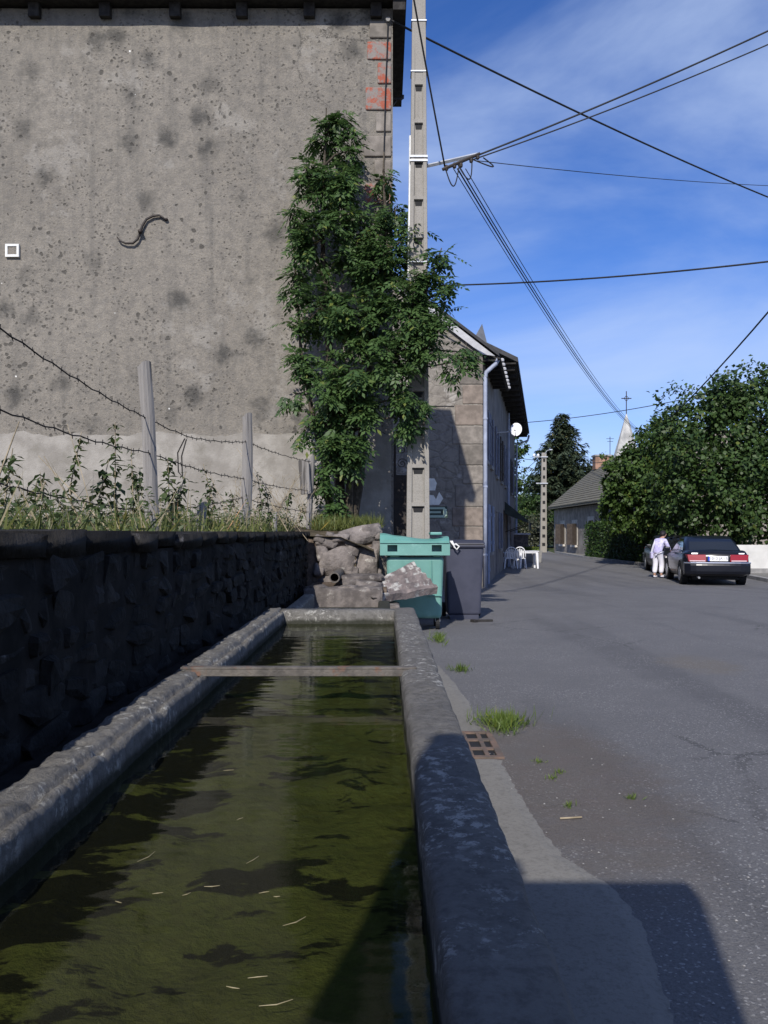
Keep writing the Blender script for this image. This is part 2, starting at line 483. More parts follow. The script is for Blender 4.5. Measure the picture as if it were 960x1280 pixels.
def m_wood():
    t = NT('grey_split_wood')
    v = t.vec(scale=(1, 1, 0.05))
    base = t.mix(t.noise(45, 5, 0.65, vec=v), (0.12, 0.11, 0.10), (0.34, 0.32, 0.30))
    base = t.mix(t.math('MULTIPLY', t.mask(t.noise(16, 4, 0.6, vec=v), 0.56, 0.66), 0.8), base, (0.05, 0.045, 0.04))
    t.bump(t.noise(45, 5, 0.65, vec=v), 0.8, 0.01)
    return t.set(base, 0.85, 0.2)

def m_conc(name, a, b, pits=True):
    t = NT(name)
    base = t.mix(t.noise(3, 5, 0.6), a, b)
    base = t.mix(t.math('MULTIPLY', t.mask(t.noise(60, 4, 0.7), 0.45, 0.7), 0.4), base, tuple(x * 0.5 for x in a))
    st = t.noise(1.0, 4, 0.6, vec=t.vec(scale=(12, 12, 0.6)))
    base = t.mix(t.math('MULTIPLY', t.mask(st, 0.5, 0.75), 0.4), base, tuple(x * 0.55 for x in a))
    t.bump(t.noise(80, 5, 0.7), 0.5, 0.006)
    return t.set(base, 0.9, 0.2)

M = {}
M['render'] = m_render()
M['asphalt'] = m_asphalt()
M['rim'] = m_rim()
M['house2'] = m_house2()
M['algae'] = m_algae()
M['water'] = m_water()
M['redquoin'] = m_redquoin()
M['slate'] = m_slate()
M['wood'] = m_wood()
M['pole'] = m_conc('pole_concrete', (0.24, 0.225, 0.20), (0.33, 0.31, 0.28))
M['apron'] = m_conc('apron_cement', (0.145, 0.138, 0.126), (0.235, 0.225, 0.205))
M['plinth'] = simple('pale_plinth_cement', (0.33, 0.31, 0.28), (0.235, 0.218, 0.195), 3.5, 0.93, 0.1, bs=40, bump=.6, patch=((0.20, 0.185, 0.16), 2.2, 0.48, 0.72))
M['soil'] = simple('bank_soil', (0.13, 0.105, 0.07), (0.06, 0.05, 0.034), 4, 0.95, 0.1, bs=20, bump=0.8, bd=0.04)
M['field'] = simple('meadow_ground', (0.10, 0.115, 0.05), (0.06, 0.075, 0.028), 0.5, 0.95, 0.1, bs=3)
M['hill'] = simple('wooded_hill', (0.055, 0.075, 0.035), (0.025, 0.038, 0.018), 0.09, 0.95, 0.05, bump=1.0, bs=0.25, bd=3)
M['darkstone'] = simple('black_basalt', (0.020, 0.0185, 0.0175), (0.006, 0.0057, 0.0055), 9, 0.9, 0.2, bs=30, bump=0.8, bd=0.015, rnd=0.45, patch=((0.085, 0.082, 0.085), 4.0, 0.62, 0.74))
M['mortar_dark'] = simple('darkened_mortar', (0.022, 0.020, 0.019), (0.010, 0.0095, 0.009), 9, 0.95, 0.1, bs=30)  # base colour lowered to deepen the shade of the retaining wall
M['rubble'] = simple('rubble_stone', (0.20, 0.175, 0.16), (0.10, 0.088, 0.082), 8, 0.92, 0.15, bs=28, bump=0.9, bd=0.02, rnd=0.22, patch=((0.32, 0.30, 0.27), 9, 0.60, 0.70))
M['rubble_mortar'] = simple('earthy_mortar', (0.17, 0.13, 0.10), (0.08, 0.062, 0.05), 12, 0.95, 0.1, bs=40, bump=1.0, bd=0.02)
M['slabstone'] = simple('slab_stone', (0.23, 0.19, 0.175), (0.13, 0.11, 0.105), 6, 0.9, 0.15, bs=30, bump=0.9, bd=0.015, patch=((0.44, 0.425, 0.39), 8, 0.50, 0.64))
M['quoin'] = simple('quoin_granite', (0.24, 0.215, 0.19), (0.15, 0.135, 0.12), 5, 0.9, 0.15, bs=30, rnd=0.18)
M['quoin_red'] = simple('quoin_reddish', (0.25, 0.208, 0.178), (0.165, 0.138, 0.118), 5, 0.9, 0.15, bs=30, rnd=0.15)
M['quoin_orange'] = simple('quoin_orange', (0.36, 0.19, 0.07), (0.24, 0.13, 0.06), 6, 0.9, 0.15, bs=30)
M['darkwood'] = simple('tarred_wood', (0.045, 0.042, 0.04), (0.022, 0.02, 0.02), 12, 0.85, 0.2, bs=40)
M['fascia'] = simple('pale_fascia', (0.48, 0.48, 0.50), (0.36, 0.36, 0.38), 5, 0.6, 0.3, bs=40, bump=0.1)
M['slate_grey'] = simple('peak_slate', (0.13, 0.14, 0.17), (0.09, 0.10, 0.12), 4, 0.7, 0.3)
M['zinc'] = simple('painted_zinc', (0.36, 0.40, 0.52), (0.28, 0.31, 0.40), 4, 0.5, 0.4, bump=0.1)
M['iron'] = simple('black_iron', (0.018, 0.016, 0.016), (0.035, 0.025, 0.02), 14, 0.6, 0.4, metal=0.0, bump=0.3)
M['rust'] = simple('rusty_iron', (0.17, 0.115, 0.09), (0.10, 0.082, 0.07), 12, 0.85, 0.3, bump=0.5, bs=70)
M['barsteel'] = simple('weathered_steel', (0.135, 0.12, 0.105), (0.075, 0.068, 0.062), 16, 0.75, 0.3, bump=0.5, bs=80, patch=((0.15, 0.085, 0.06), 10, 0.56, 0.68))
M['galv'] = simple('galvanised', (0.52, 0.54, 0.58), (0.40, 0.42, 0.46), 10, 0.45, 0.5, metal=0.2, bump=0.1)
M['wire'] = simple('wire_black', (0.012, 0.012, 0.014), (0.02, 0.02, 0.022), 5, 0.6, 0.3, bump=0)
M['barb'] = simple('barbed_steel', (0.030, 0.026, 0.024), (0.018, 0.016, 0.015), 25, 0.8, 0.3, bump=0)
M['whiteplastic'] = simple('white_resin', (0.80, 0.80, 0.82), (0.72, 0.72, 0.75), 6, 0.4, 0.4, bump=0)
M['whitepaint'] = simple('white_paint', (0.78, 0.78, 0.76), (0.62, 0.62, 0.60), 8, 0.6, 0.3, bump=0.05)
M['greenbin'] = simple('sea_green_plastic', (0.155, 0.33, 0.29), (0.13, 0.285, 0.25), 3, 0.45, 0.4, bump=0.06, bs=50, patch=((0.22, 0.40, 0.36), 5, 0.55, 0.75))
M['greenbin_dark'] = simple('sea_green_lid', (0.13, 0.32, 0.28), (0.10, 0.27, 0.235), 5, 0.42, 0.45, bump=0.06)
M['greybin'] = simple('slate_plastic', (0.055, 0.058, 0.085), (0.042, 0.045, 0.068), 4, 0.5, 0.4, bump=0.06, bs=50)
M['greybin_lid'] = simple('slate_plastic_lid', (0.035, 0.036, 0.055), (0.028, 0.03, 0.045), 4, 0.45, 0.4, bump=0.06)
M['rubber'] = simple('black_rubber', (0.014, 0.014, 0.015), (0.02, 0.02, 0.021), 8, 0.8, 0.3, bump=0)
M['shutter'] = simple('shutter_blue_grey', (0.16, 0.17, 0.23), (0.12, 0.13, 0.17), 6, 0.7, 0.3, bump=0.15)
M['shutter_brown'] = simple('shutter_brown', (0.075, 0.06, 0.05), (0.05, 0.04, 0.035), 6, 0.75, 0.3, bump=0.15)
M['doorblue'] = simple('door_pale_blue', (0.27, 0.31, 0.42), (0.20, 0.23, 0.32), 6, 0.65, 0.3, bump=0.1)
M['darkroof'] = simple('dark_slates', (0.045, 0.045, 0.05), (0.028, 0.028, 0.032), 4, 0.7, 0.35, bump=0.5, bs=8, bd=0.03)
M['streetwall'] = simple('street_facade_render', (0.24, 0.22, 0.21), (0.16, 0.148, 0.14), 1.5, 0.9, 0.15, bs=25)
M['farstone'] = simple('farmhouse_stone', (0.34, 0.31, 0.275), (0.20, 0.18, 0.16), 1.4, 0.92, 0.15, bs=9, bump=0.7, bd=0.05)
M['palestone'] = simple('pale_dressed_stone', (0.55, 0.52, 0.47), (0.42, 0.39, 0.35), 3, 0.9, 0.15, bs=20)
M['brick'] = simple('chimney_brick', (0.36, 0.22, 0.16), (0.22, 0.14, 0.10), 3, 0.9, 0.15, bs=20)
M['spire'] = simple('spire_stone', (0.50, 0.49, 0.47), (0.30, 0.295, 0.285), 0.8, 0.9, 0.15, bs=3, bump=0.6, bd=0.1)
M['gardenwall'] = simple('cream_garden_wall', (0.62, 0.61, 0.58), (0.50, 0.49, 0.465), 1.2, 0.9, 0.15, bs=20)
M['kerb'] = simple('kerb_stone', (0.30, 0.29, 0.28), (0.20, 0.195, 0.19), 3, 0.9, 0.2, bs=30)
M['glassdark'] = simple('dark_window', (0.012, 0.013, 0.016), (0.012, 0.013, 0.016), 2, 0.06, 0.6, bump=0)
M['awning'] = simple('awning_canvas', (0.05, 0.06, 0.055), (0.035, 0.042, 0.04), 3, 0.9, 0.1, bump=0.1)
M['signgreen'] = simple('sign_green', (0.018, 0.04, 0.032), (0.014, 0.032, 0.026), 5, 0.5, 0.4, bump=0)
M['signpale'] = simple('sign_pale_green', (0.36, 0.46, 0.38), (0.30, 0.40, 0.33), 8, 0.5, 0.4, bump=0)
M['bark'] = simple('bark', (0.10, 0.085, 0.065), (0.045, 0.038, 0.03), 14, 0.92, 0.15, bs=30, bump=0.8, bd=0.02)
M['twig'] = simple('dry_stalk', (0.36, 0.30, 0.21), (0.22, 0.18, 0.12), 14, 0.85, 0.2, bump=0)
M['ashleaf'] = leafmat('ash_leaf', (0.021, 0.052, 0.016), (0.078, 0.136, 0.040), 0.32)
M['limeleaf'] = leafmat('lime_leaf', (0.014, 0.034, 0.009), (0.055, 0.098, 0.024), 0.25)
M['limeleaf2'] = leafmat('lime_leaf_light', (0.022, 0.050, 0.011), (0.070, 0.120, 0.026), 0.30)
M['needle'] = leafmat('spruce_needle', (0.018, 0.030, 0.018), (0.060, 0.080, 0.044), 0.2)
M['hedge'] = leafmat('hedge_leaf', (0.014, 0.034, 0.010), (0.050, 0.095, 0.022), 0.25)
M['grass'] = leafmat('bank_grass', (0.06, 0.085, 0.020), (0.17, 0.19, 0.055), 0.35)
M['straw'] = leafmat('dry_grass', (0.20, 0.165, 0.09), (0.36, 0.31, 0.19), 0.30)
M['nettle'] = leafmat('nettle_leaf', (0.030, 0.055, 0.018), (0.085, 0.115, 0.040), 0.35)
M['tuft'] = leafmat('fresh_grass', (0.055, 0.10, 0.018), (0.15, 0.21, 0.045), 0.35)
M['shrubleaf'] = leafmat('dull_shrub_leaf', (0.020, 0.026, 0.014), (0.060, 0.066, 0.036), 0.2)

# ------------------------------------------------------------------ shared builders
def piece(name, me, parent, loc, rot=(0, 0, 0), scale=(1, 1, 1)):
    o = bpy.data.objects.new(name, me)
    C.objects.link(o)
    o.location = loc; o.rotation_euler = rot; o.scale = scale
    adopt(o, parent)
    return o

def rock_mesh(name, mat, seed, n=5):
    """unit rock: cube grid bulged to a rounded block, chipped by planes and noise"""
    bm = bmesh.new(); bmesh.ops.create_cube(bm, size=1.0)
    bmesh.ops.subdivide_edges(bm, edges=bm.edges[:], cuts=n - 1, use_grid_fill=True)
    rnd = random.Random(seed); cuts = []
    for _ in range(7):
        d = Vector((rnd.gauss(0, 1), rnd.gauss(0, 1), rnd.gauss(0, 1))).normalized(); cuts.append((d, rnd.uniform(.40, .56)))
    for v_ in bm.verts:
        p = v_.co.copy(); q = p.lerp(p.normalized() * .62, .35)
        for d, h in cuts:
            e = q.dot(d) - h
            if e > 0: q = q - d * e
        q += noise.noise_vector(q * 3 + Vector((seed, seed * 2, 1))) * .07 + noise.noise_vector(q * 8 + Vector((seed, 0, 1))) * .03
        v_.co = q
    me = bpy.data.meshes.new(name); bm.to_mesh(me); bm.free(); me.materials.append(mat)
    me.polygons.foreach_set('use_smooth', [n > 3] * len(me.polygons))
    return me

def stone_mesh(name, mat, seed, rough=0.22, round_=0.35):
    """unit stone: 26-vertex rounded block, pushed about by noise"""
    vs_, idx = [], {}
    for i in (-1, 0, 1):
        for j in (-1, 0, 1):
            for k in (-1, 0, 1):
                if (i, j, k) == (0, 0, 0): continue
                p = Vector((i, j, k))
                n_ = abs(i) + abs(j) + abs(k)
                q = p * (1 - round_ * (0.0 if n_ == 1 else 0.13 if n_ == 2 else 0.26))
                d = noise.noise_vector(p * 1.3 + Vector((seed * 7.1, seed * 3.3, seed)))
                idx[(i, j, k)] = len(vs_)
                vs_.append((q + d * rough) * 0.5)
    fs = []
    for ax in range(3):
        for s in (-1, 1):
            for a in (-1, 0):
                for b in (-1, 0):
                    def key(u, w):
                        t = [0, 0, 0]; t[ax] = s; t[(ax + 1) % 3] = u; t[(ax + 2) % 3] = w
                        return idx[tuple(t)]
                    q = (key(a, b), key(a + 1, b), key(a + 1, b + 1), key(a, b + 1))
                    fs.append(q if s > 0 else q[::-1])
    me = bpy.data.meshes.new(name)
    me.from_pydata([tuple(v) for v in vs_], [], fs)
    me.materials.append(mat)
    me.polygons.foreach_set('use_smooth', [True] * len(fs))
    return me

def leaves_mesh(name, mat, pos, dr, nor, ln, wd, fold=0.15):
    pos, dr, nor = map(np.asarray, (pos, dr, nor))
    n = len(pos)
    dr = dr / (np.linalg.norm(dr, axis=1, keepdims=True) + 1e-9)
    side = np.cross(dr, nor); side /= (np.linalg.norm(side, axis=1, keepdims=True) + 1e-9)
    up = np.cross(side, dr)
    ln = np.broadcast_to(np.asarray(ln, float), (n,))[:, None]; wd = np.broadcast_to(np.asarray(wd, float), (n,))[:, None]
    mid = pos + dr * ln * 0.45
    v = np.empty((n, 4, 3))
    v[:, 0] = pos; v[:, 1] = mid + side * wd / 2 + up * wd * fold
    v[:, 2] = pos + dr * ln - up * ln * 0.06; v[:, 3] = mid - side * wd / 2 + up * wd * fold
    me = bpy.data.meshes.new(name)
    me.vertices.add(n * 4); me.vertices.foreach_set('co', v.ravel())
    me.loops.add(n * 4); me.loops.foreach_set('vertex_index', np.arange(n * 4, dtype=np.int32))
    me.polygons.add(n); me.polygons.foreach_set('loop_start', np.arange(0, n * 4, 4, dtype=np.int32))
    try: me.polygons.foreach_set('loop_total', np.full(n, 4, dtype=np.int32))
    except Exception: pass
    me.materials.append(mat)
    me.update(calc_edges=True)
    return me

def rand_unit(n):
    v = rng.normal(size=(n, 3))
    return v / np.linalg.norm(v, axis=1, keepdims=True)

class Frame:
    """wall frame: origin, along, outward; z up"""
    def __init__(self, o, along, out):
        self.o, self.a, self.n = Vector(o), Vector(along).normalized(), Vector(out).normalized()
    def p(self, s, z, d=0.0):
        return self.o + self.a * s + self.n * d + Vector((0, 0, z))
    def box(self, mb, s0, s1, z0, z1, d0, d1, mi=0):
        mb.hexa([self.p(s0, z0, d0), self.p(s1, z0, d0), self.p(s1, z0, d1), self.p(s0, z0, d1),
                 self.p(s0, z1, d0), self.p(s1, z1, d0), self.p(s1, z1, d1), self.p(s0, z1, d1)], mi)
    def wall(self, mb, s0, s1, z0, z1, thick, openings):
        """solid wall with real rectangular openings (s0,s1,z0,z1)"""
        ss = sorted({s0, s1, *[q for o in openings for q in o[:2]]})
        for i in range(len(ss) - 1):
            a, b = ss[i], ss[i + 1]
            ops = sorted([o for o in openings if o[0] <= a + 1e-6 and o[1] >= b - 1e-6], key=lambda o: o[2])
            z = z0
            for o in ops:
                if o[2] > z + 1e-4: self.box(mb, a, b, z, o[2], -thick, 0)
                z = o[3]
            if z < z1 - 1e-4: self.box(mb, a, b, z, z1, -thick, 0)

# ------------------------------------------------------------------ ground, road, apron
YL = [-12, -6, -3, 0, 2, 4, 6, 8, 9, 10, 11] + [11 + 14 * i / 14 for i in range(1, 15)] + [27, 30, 34, 38, 43, 48, 54, 60, 66, 72, 80, 95, 120, 180, 300, 500, 900]
def sheet(name, mat, xl, xr, lift, ys=YL, nx=2):
    mb = MB()
    rows = []
    for y in ys:
        a, b = xl(y), xr(y)
        rows.append([(a + (b - a) * k / (nx - 1), y, gz(y) + lift) for k in range(nx)])
    v = [p for r in rows for p in r]
    f = [(i * nx + k, i * nx + k + 1, (i + 1) * nx + k + 1, (i + 1) * nx + k) for i in range(len(ys) - 1) for k in range(nx - 1)]
    mb.add(v, f)
    return mb.build(name, mat)
structure(sheet('ground', M['field'], lambda y: -900, lambda y: 900, 0.0))

def pw(pts):
    def fn(y):
        for (y0, x0), (y1, x1) in zip(pts, pts[1:]):
            if y <= y1: return x0 + (x1 - x0) * max(0, (y - y0)) / (y1 - y0)
        return pts[-1][1]
    return fn
road_r = pw([(-12, 13), (18, 11.0), (25, 11.4), (30, 12.2), (34, 12.4), (38, 11.6), (48, 11.4), (60, 12.2), (72, 13.5), (80, 15), (120, 24)])
road_l = pw([(-12, -1.0), (10, -1.0), (11, -0.2), (22, -0.2), (22.8, 2.5), (27, 3.2), (47, 7.0), (60, 9.0), (72, 9.6), (80, 10.4), (120, 18)])
structure(sheet('road', M['asphalt'], road_l, road_r, 0.004, ys=[y for y in YL if y <= 120]))

# cement apron along the foot of the trough, ragged outer edge
def apron(y0, y1, edge):
    mb = MB(); n = int((y1 - y0) / 0.025)
    v = []
    for i in range(n + 1):
        y = y0 + (y1 - y0) * i / n
        e = edge(y) - .02 + 0.014 * fbm((y * 3.1, 4, 0), 1, 4) + 0.016 * fbm((y * 17, 1, 0), 1, 3)
        v += [(0.10, y, 0.010), (e - 0.05, y, 0.010), (e, y, 0.0045)]
    mb.add(v, [(i * 3 + k, i * 3 + k + 1, i * 3 + k + 4, i * 3 + k + 3) for i in range(n) for k in (0, 1)])
    return mb.build('pavement', M['apron'])
structure(apron(0.9, 4.40, pw([(0.9, 0.72), (2.05, 0.73), (2.6, 0.81), (2.85, 0.78), (3.1, 0.68), (3.6, 0.64), (4.40, 0.63)])))
structure(apron(5.02, 7.6, pw([(5.02, 0.60), (5.7, 0.62), (6.6, 0.58), (7.6, 0.50)])))

# distant hill
mb = MB(); nx, ny = 60, 8
v = []
for j in range(ny + 1):
    for i in range(nx + 1):
        x = -260 + 560 * i / nx; y = 230 + 260 * j / ny
        h = (1 - math.cos(math.pi * min(1, j / 5))) / 2 * (9.5 + 5 * fbm((x * 0.012, y * 0.01, 3), 1, 4)) + 0.8 * fbm((x * 0.1, y * 0.1, 1), 1, 2)
        v.append((x, y, -0.6 + max(0, h)))
mb.add(v, [(j * (nx + 1) + i, j * (nx + 1) + i + 1, (j + 1) * (nx + 1) + i + 1, (j + 1) * (nx + 1) + i) for j in range(ny) for i in range(nx)])
structure(mb.build('hill', M['hill'], smooth=True))

# ------------------------------------------------------------------ raised bank behind the retaining wall
def bank_z(x, y):
    return 1.13 + 0.05 * fbm((x * 0.8, y * 0.8, 0), 1, 3) + 0.10 * sstep(9, 12.5, y) * sstep(-0.6, -2.0, x)
mb = MB(); xs = [-1.12 - 12 * (i / 20) ** 1.3 for i in range(21)]; ys = [-3 + 13.4 * i / 26 for i in range(27)]
v = [(x, y, bank_z(x, y)) for y in ys for x in xs]
mb.add(v, [(j * 21 + i, j * 21 + i + 1, (j + 1) * 21 + i + 1, (j + 1) * 21 + i) for j in range(26) for i in range(20)])
xs2 = [-0.13 - 13.0 * (i / 20) ** 1.5 for i in range(21)]; ys2 = [10.42 + 2.7 * i / 10 for i in range(11)]
v = [(x, y, bank_z(x, y) + 0.10 * sstep(10.4, 11.2, y) - 0.15 * sstep(-0.5, -0.13, x)) for y in ys2 for x in xs2]
mb.add(v, [(j * 21 + i, j * 21 + i + 1, (j + 1) * 21 + i + 1, (j + 1) * 21 + i) for j in range(10) for i in range(20)])
mb.b2(-13, -1.2, -3, 10.4, 0, 0.9); mb.b2(-13, -0.35, 10.5, 13.1, 0, 0.95)
structure(mb.build('raised_bank', M['soil'], smooth=False))

# ------------------------------------------------------------------ stone trough full of water
def beam(name, mat, parent, prof, y0, y1, step, amp, seed=0, axis='Y', chip=0.0, fixed=None):
    """extruded profile (list of (u,z)), broken up by noise along its length"""
    mb = MB(); n = max(2, int((y1 - y0) / step)); m = len(prof)
    v = []
    for i in range(n + 1):
        y = y0 + (y1 - y0) * i / n
        for (u, z) in prof:
            p = Vector((u, y, z)) if axis == 'Y' else Vector((y, u, z))
            d = noise.noise_vector(p * 22 + Vector((seed, seed, seed))) * amp * 0.5 + noise.noise_vector(p * 6 + Vector((seed, 0, seed))) * amp * .8 + noise.noise_vector(p * 1.1 + Vector((seed, 0, seed))) * amp * .6
            c = chip * (max(0, fbm(p * 2.2 + Vector((seed, 3, 1)), 1, 2) - .1) + .6 * max(0, fbm(p * 17 + Vector((seed, 3, 1)), 1, 4)) + .4 * max(0, fbm(p * 45, 1, 3))) if z > 0.6 else 0
            if z < 0.02: d = Vector((0, 0, 0))
            q = p + d
            q.z -= c
            v.append(q)
    f = [(i * m + k, i * m + (k + 1) % m, (i + 1) * m + (k + 1) % m, (i + 1) * m + k) for i in range(n) for k in range(m)]
    f += [tuple(range(m - 1, -1, -1)), tuple(range(n * m, n * m + m))]
    mb.add(v, f)
    return mb.build(name, mat, parent, smooth=True)
RZ, WZ = 0.68, 0.585
def rim_prof(a, b, z0=0.0, zt=RZ, r=0.03):
    pr = [(a, z0), (a, (zt + z0) / 2), (a, zt - r * 1.6), (a + r * .35, zt - r * .5), (a + r, zt)]
    for k in range(1, 5): pr.append((a + r + (b - a - 2 * r) * k / 5, zt + 0.004))
    pr += [(b - r, zt), (b - r * .35, zt - r * .5), (b, zt - r * 1.6), (b, (zt + z0) / 2), (b, z0)]
    return pr
TY1 = 5.62
tr = thing('water_trough', 'long narrow concrete water trough with lichened rims beside the road', 'trough', (-0.28, 2.5, 0))
beam('rim', M['rim'], tr, rim_prof(0.068, 0.212, r=0.012), -0.8, TY1 + 0.16, 0.03, 0.006, 1, chip=0.012)
beam('rim', M['rim'], tr, [(-.80, 0), (-.80, .4), (-.80, .65), (-.795, .67), (-.785, .678), (-.765, .68), (-.745, .682), (-.725, .682), (-.712, .681), (-.706, .674), (-.700, .660), (-.694, .660), (-.688, .668), (-.680, .668), (-.673, .664), (-.669, .652), (-.668, .62), (-.668, .5), (-.668, .3), (-.668, 0)], -0.8, TY1 + 0.16, 0.012, 0.0055, 5, chip=0.028)
beam('end_wall', M['rim'], tr, [(TY1, 0), (TY1, .4), (TY1, RZ - .03), (TY1 + .02, RZ - .004), (TY1 + .14, RZ - .004), (TY1 + .155, RZ - .03), (TY1 + .155, 0)], -0.70, 0.08, 0.03, 0.006, 3, axis='X', chip=0.012)
beam('end_wall', M['rim'], tr, [(-0.8, 0), (-0.8, .4), (-0.8, RZ - .03), (-0.79, RZ - .004), (-0.67, RZ - .004), (-0.655, RZ - .03), (-0.655, 0)], -0.70, 0.08, 0.05, 0.008, 3, axis='X')
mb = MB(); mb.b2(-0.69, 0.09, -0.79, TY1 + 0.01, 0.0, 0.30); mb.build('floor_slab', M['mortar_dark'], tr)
# algae carpet just under the surface
mb = MB(); sx, sy = 60, 300; v = []; f = []
for j in range(sy + 1):
    for i in range(sx + 1):
        x = -0.69 + 0.79 * i / sx; y = -0.68 + (TY1 + 0.70) * j / sy
        v.append((x, y, WZ - 0.040 + 0.020 * fbm((x * 5, y * 4, 2), 1, 4)))
for j in range(sy):
    for i in range(sx):
        x, y, z = v[j * (sx + 1) + i]
        if True:
            a = j * (sx + 1) + i
            f.append((a, a + 1, a + sx + 2, a + sx + 1))
mb.add(v, f)
al = mb.build('algae_mat', M['algae'], smooth=True); tag(al, 'olive green algae carpet under the trough water', 'algae', kind='stuff')
mb = MB(); n = 40
mb.add([(x, -0.66 + (TY1 + 0.67) * j / n, WZ) for j in range(n + 1) for x in (-0.69, 0.09)], [(2 * j, 2 * j + 1, 2 * j + 3, 2 * j + 2) for j in range(n)])
structure(mb.build('water', M['water']))
# straw bits drifting on the water
for (px, py, a, L) in [(316, 1075 - 0, 1.1, .045), (265, 1108, .15, .03), (330, 1116, .4, .02), (368, 1152, .75, .05), (322, 1222, .2, .03), (291, 1235, -.3, .022), (345, 1254, .35, .05), (197, 1117, .3, .02), (233, 1118, .8, .018), (148, 1128, -.5, .016), (346, 1121, .1, .012), (183, 1071, 1.2, .06), (286, 963, .2, .03), (300, 1024, .9, .02)]:
    d = (CZ - WZ) * F / (py - HOR); x = (px - 480) / F * d
    if x < -0.6: continue
    mb = MB(); L *= 0.9
    bd_ = random.uniform(-.12, .12) * L
    mb.tube([(x - math.cos(a) * L / 2, d - math.sin(a) * L / 2, WZ + .0008), (x - math.sin(a) * bd_, d + math.cos(a) * bd_, WZ + .0008), (x + math.cos(a) * L / 2, d + math.sin(a) * L / 2, WZ + .0008)], [.0004, .0009, .0004], 5)
    tag(mb.build('straw', M['straw']), 'tiny pale straw floating on the green trough water', 'straw', 'straws floating on the water')
# iron cross bar
mb = MB(); yb = 3.17
v8 = [P(230, 837, yb), P(519, 836, yb)]
mb.b2(-0.765, 0.122, yb - .018, yb + .022, RZ + .003, RZ + .012); mb.b2(-0.750, 0.122, yb - .018, yb - .012, RZ - .022 + .0, RZ + .003)
tag(mb.build('cross_bar', M['barsteel'], bevel=0.002), 'flat weathered steel bar laid across the trough rims', 'bar')

# unseen slab added behind the camera, shaped to cast the shadow on rim and road
fp = thing('shadow_slab', 'unseen upright slab added behind the camera to cast the foreground shadow', 'pillar', (-0.15, -0.88, 0))
mb = MB(); mb.b2(-0.532, 0.228, -0.95, -0.81, 0.0, 2.80); mb.build('shaft', M['rubble'], fp, bevel=0.01)
mb = MB(); mb.b2(-0.532, -0.36, -0.94, -0.82, 2.798, 2.95); mb.build('shadow_step', M['rubble'], fp, bevel=0.012)  # raised corner added so the shadow reaches farther along the rim
mb = MB(); mb.tube([(-.28, -.83, .95), (-.28, -.62, .95), (-.28, -.56, .90)], .018, 10); mb.build('spout', M['iron'], fp)  # spout invented along with the slab, out of view

# ------------------------------------------------------------------ dry-stone retaining wall (dark, in shade)
WX = -0.92
rw = thing('retaining_wall', 'dark shaded basalt retaining wall with thin coping behind the trough', 'wall', (WX - .2, 5, 0))
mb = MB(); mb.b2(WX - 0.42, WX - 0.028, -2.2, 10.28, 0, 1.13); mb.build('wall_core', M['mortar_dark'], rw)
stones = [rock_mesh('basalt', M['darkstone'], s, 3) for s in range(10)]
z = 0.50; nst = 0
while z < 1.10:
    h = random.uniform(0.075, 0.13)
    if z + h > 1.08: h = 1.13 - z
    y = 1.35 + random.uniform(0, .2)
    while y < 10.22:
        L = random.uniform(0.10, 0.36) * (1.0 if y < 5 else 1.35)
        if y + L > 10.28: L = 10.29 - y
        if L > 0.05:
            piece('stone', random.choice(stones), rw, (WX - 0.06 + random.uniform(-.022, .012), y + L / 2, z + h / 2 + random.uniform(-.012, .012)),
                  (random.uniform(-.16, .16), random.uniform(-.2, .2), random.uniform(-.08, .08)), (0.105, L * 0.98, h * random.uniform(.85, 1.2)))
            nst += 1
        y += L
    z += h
copes = [stone_mesh('cope', M['darkstone'], 60 + s, .05, .2) for s in range(5)]
y = -1.0
while y < 10.2:
    L = random.uniform(0.25, 0.6)
    if y + L > 10.26: L = 10.30 - y
    piece('coping_stone', random.choice(copes), rw, (WX - 0.20 + random.uniform(-.02, .01), y + L / 2, 1.165 + random.uniform(-.008, .008)), (random.uniform(-.02, .02), 0, random.uniform(-.02, .02)), (0.42, L * 1.01, random.uniform(.06, .085)))
    y += L
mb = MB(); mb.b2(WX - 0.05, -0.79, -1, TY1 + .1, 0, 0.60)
tag(mb.build('ledge', M['mortar_dark'], rw), None)

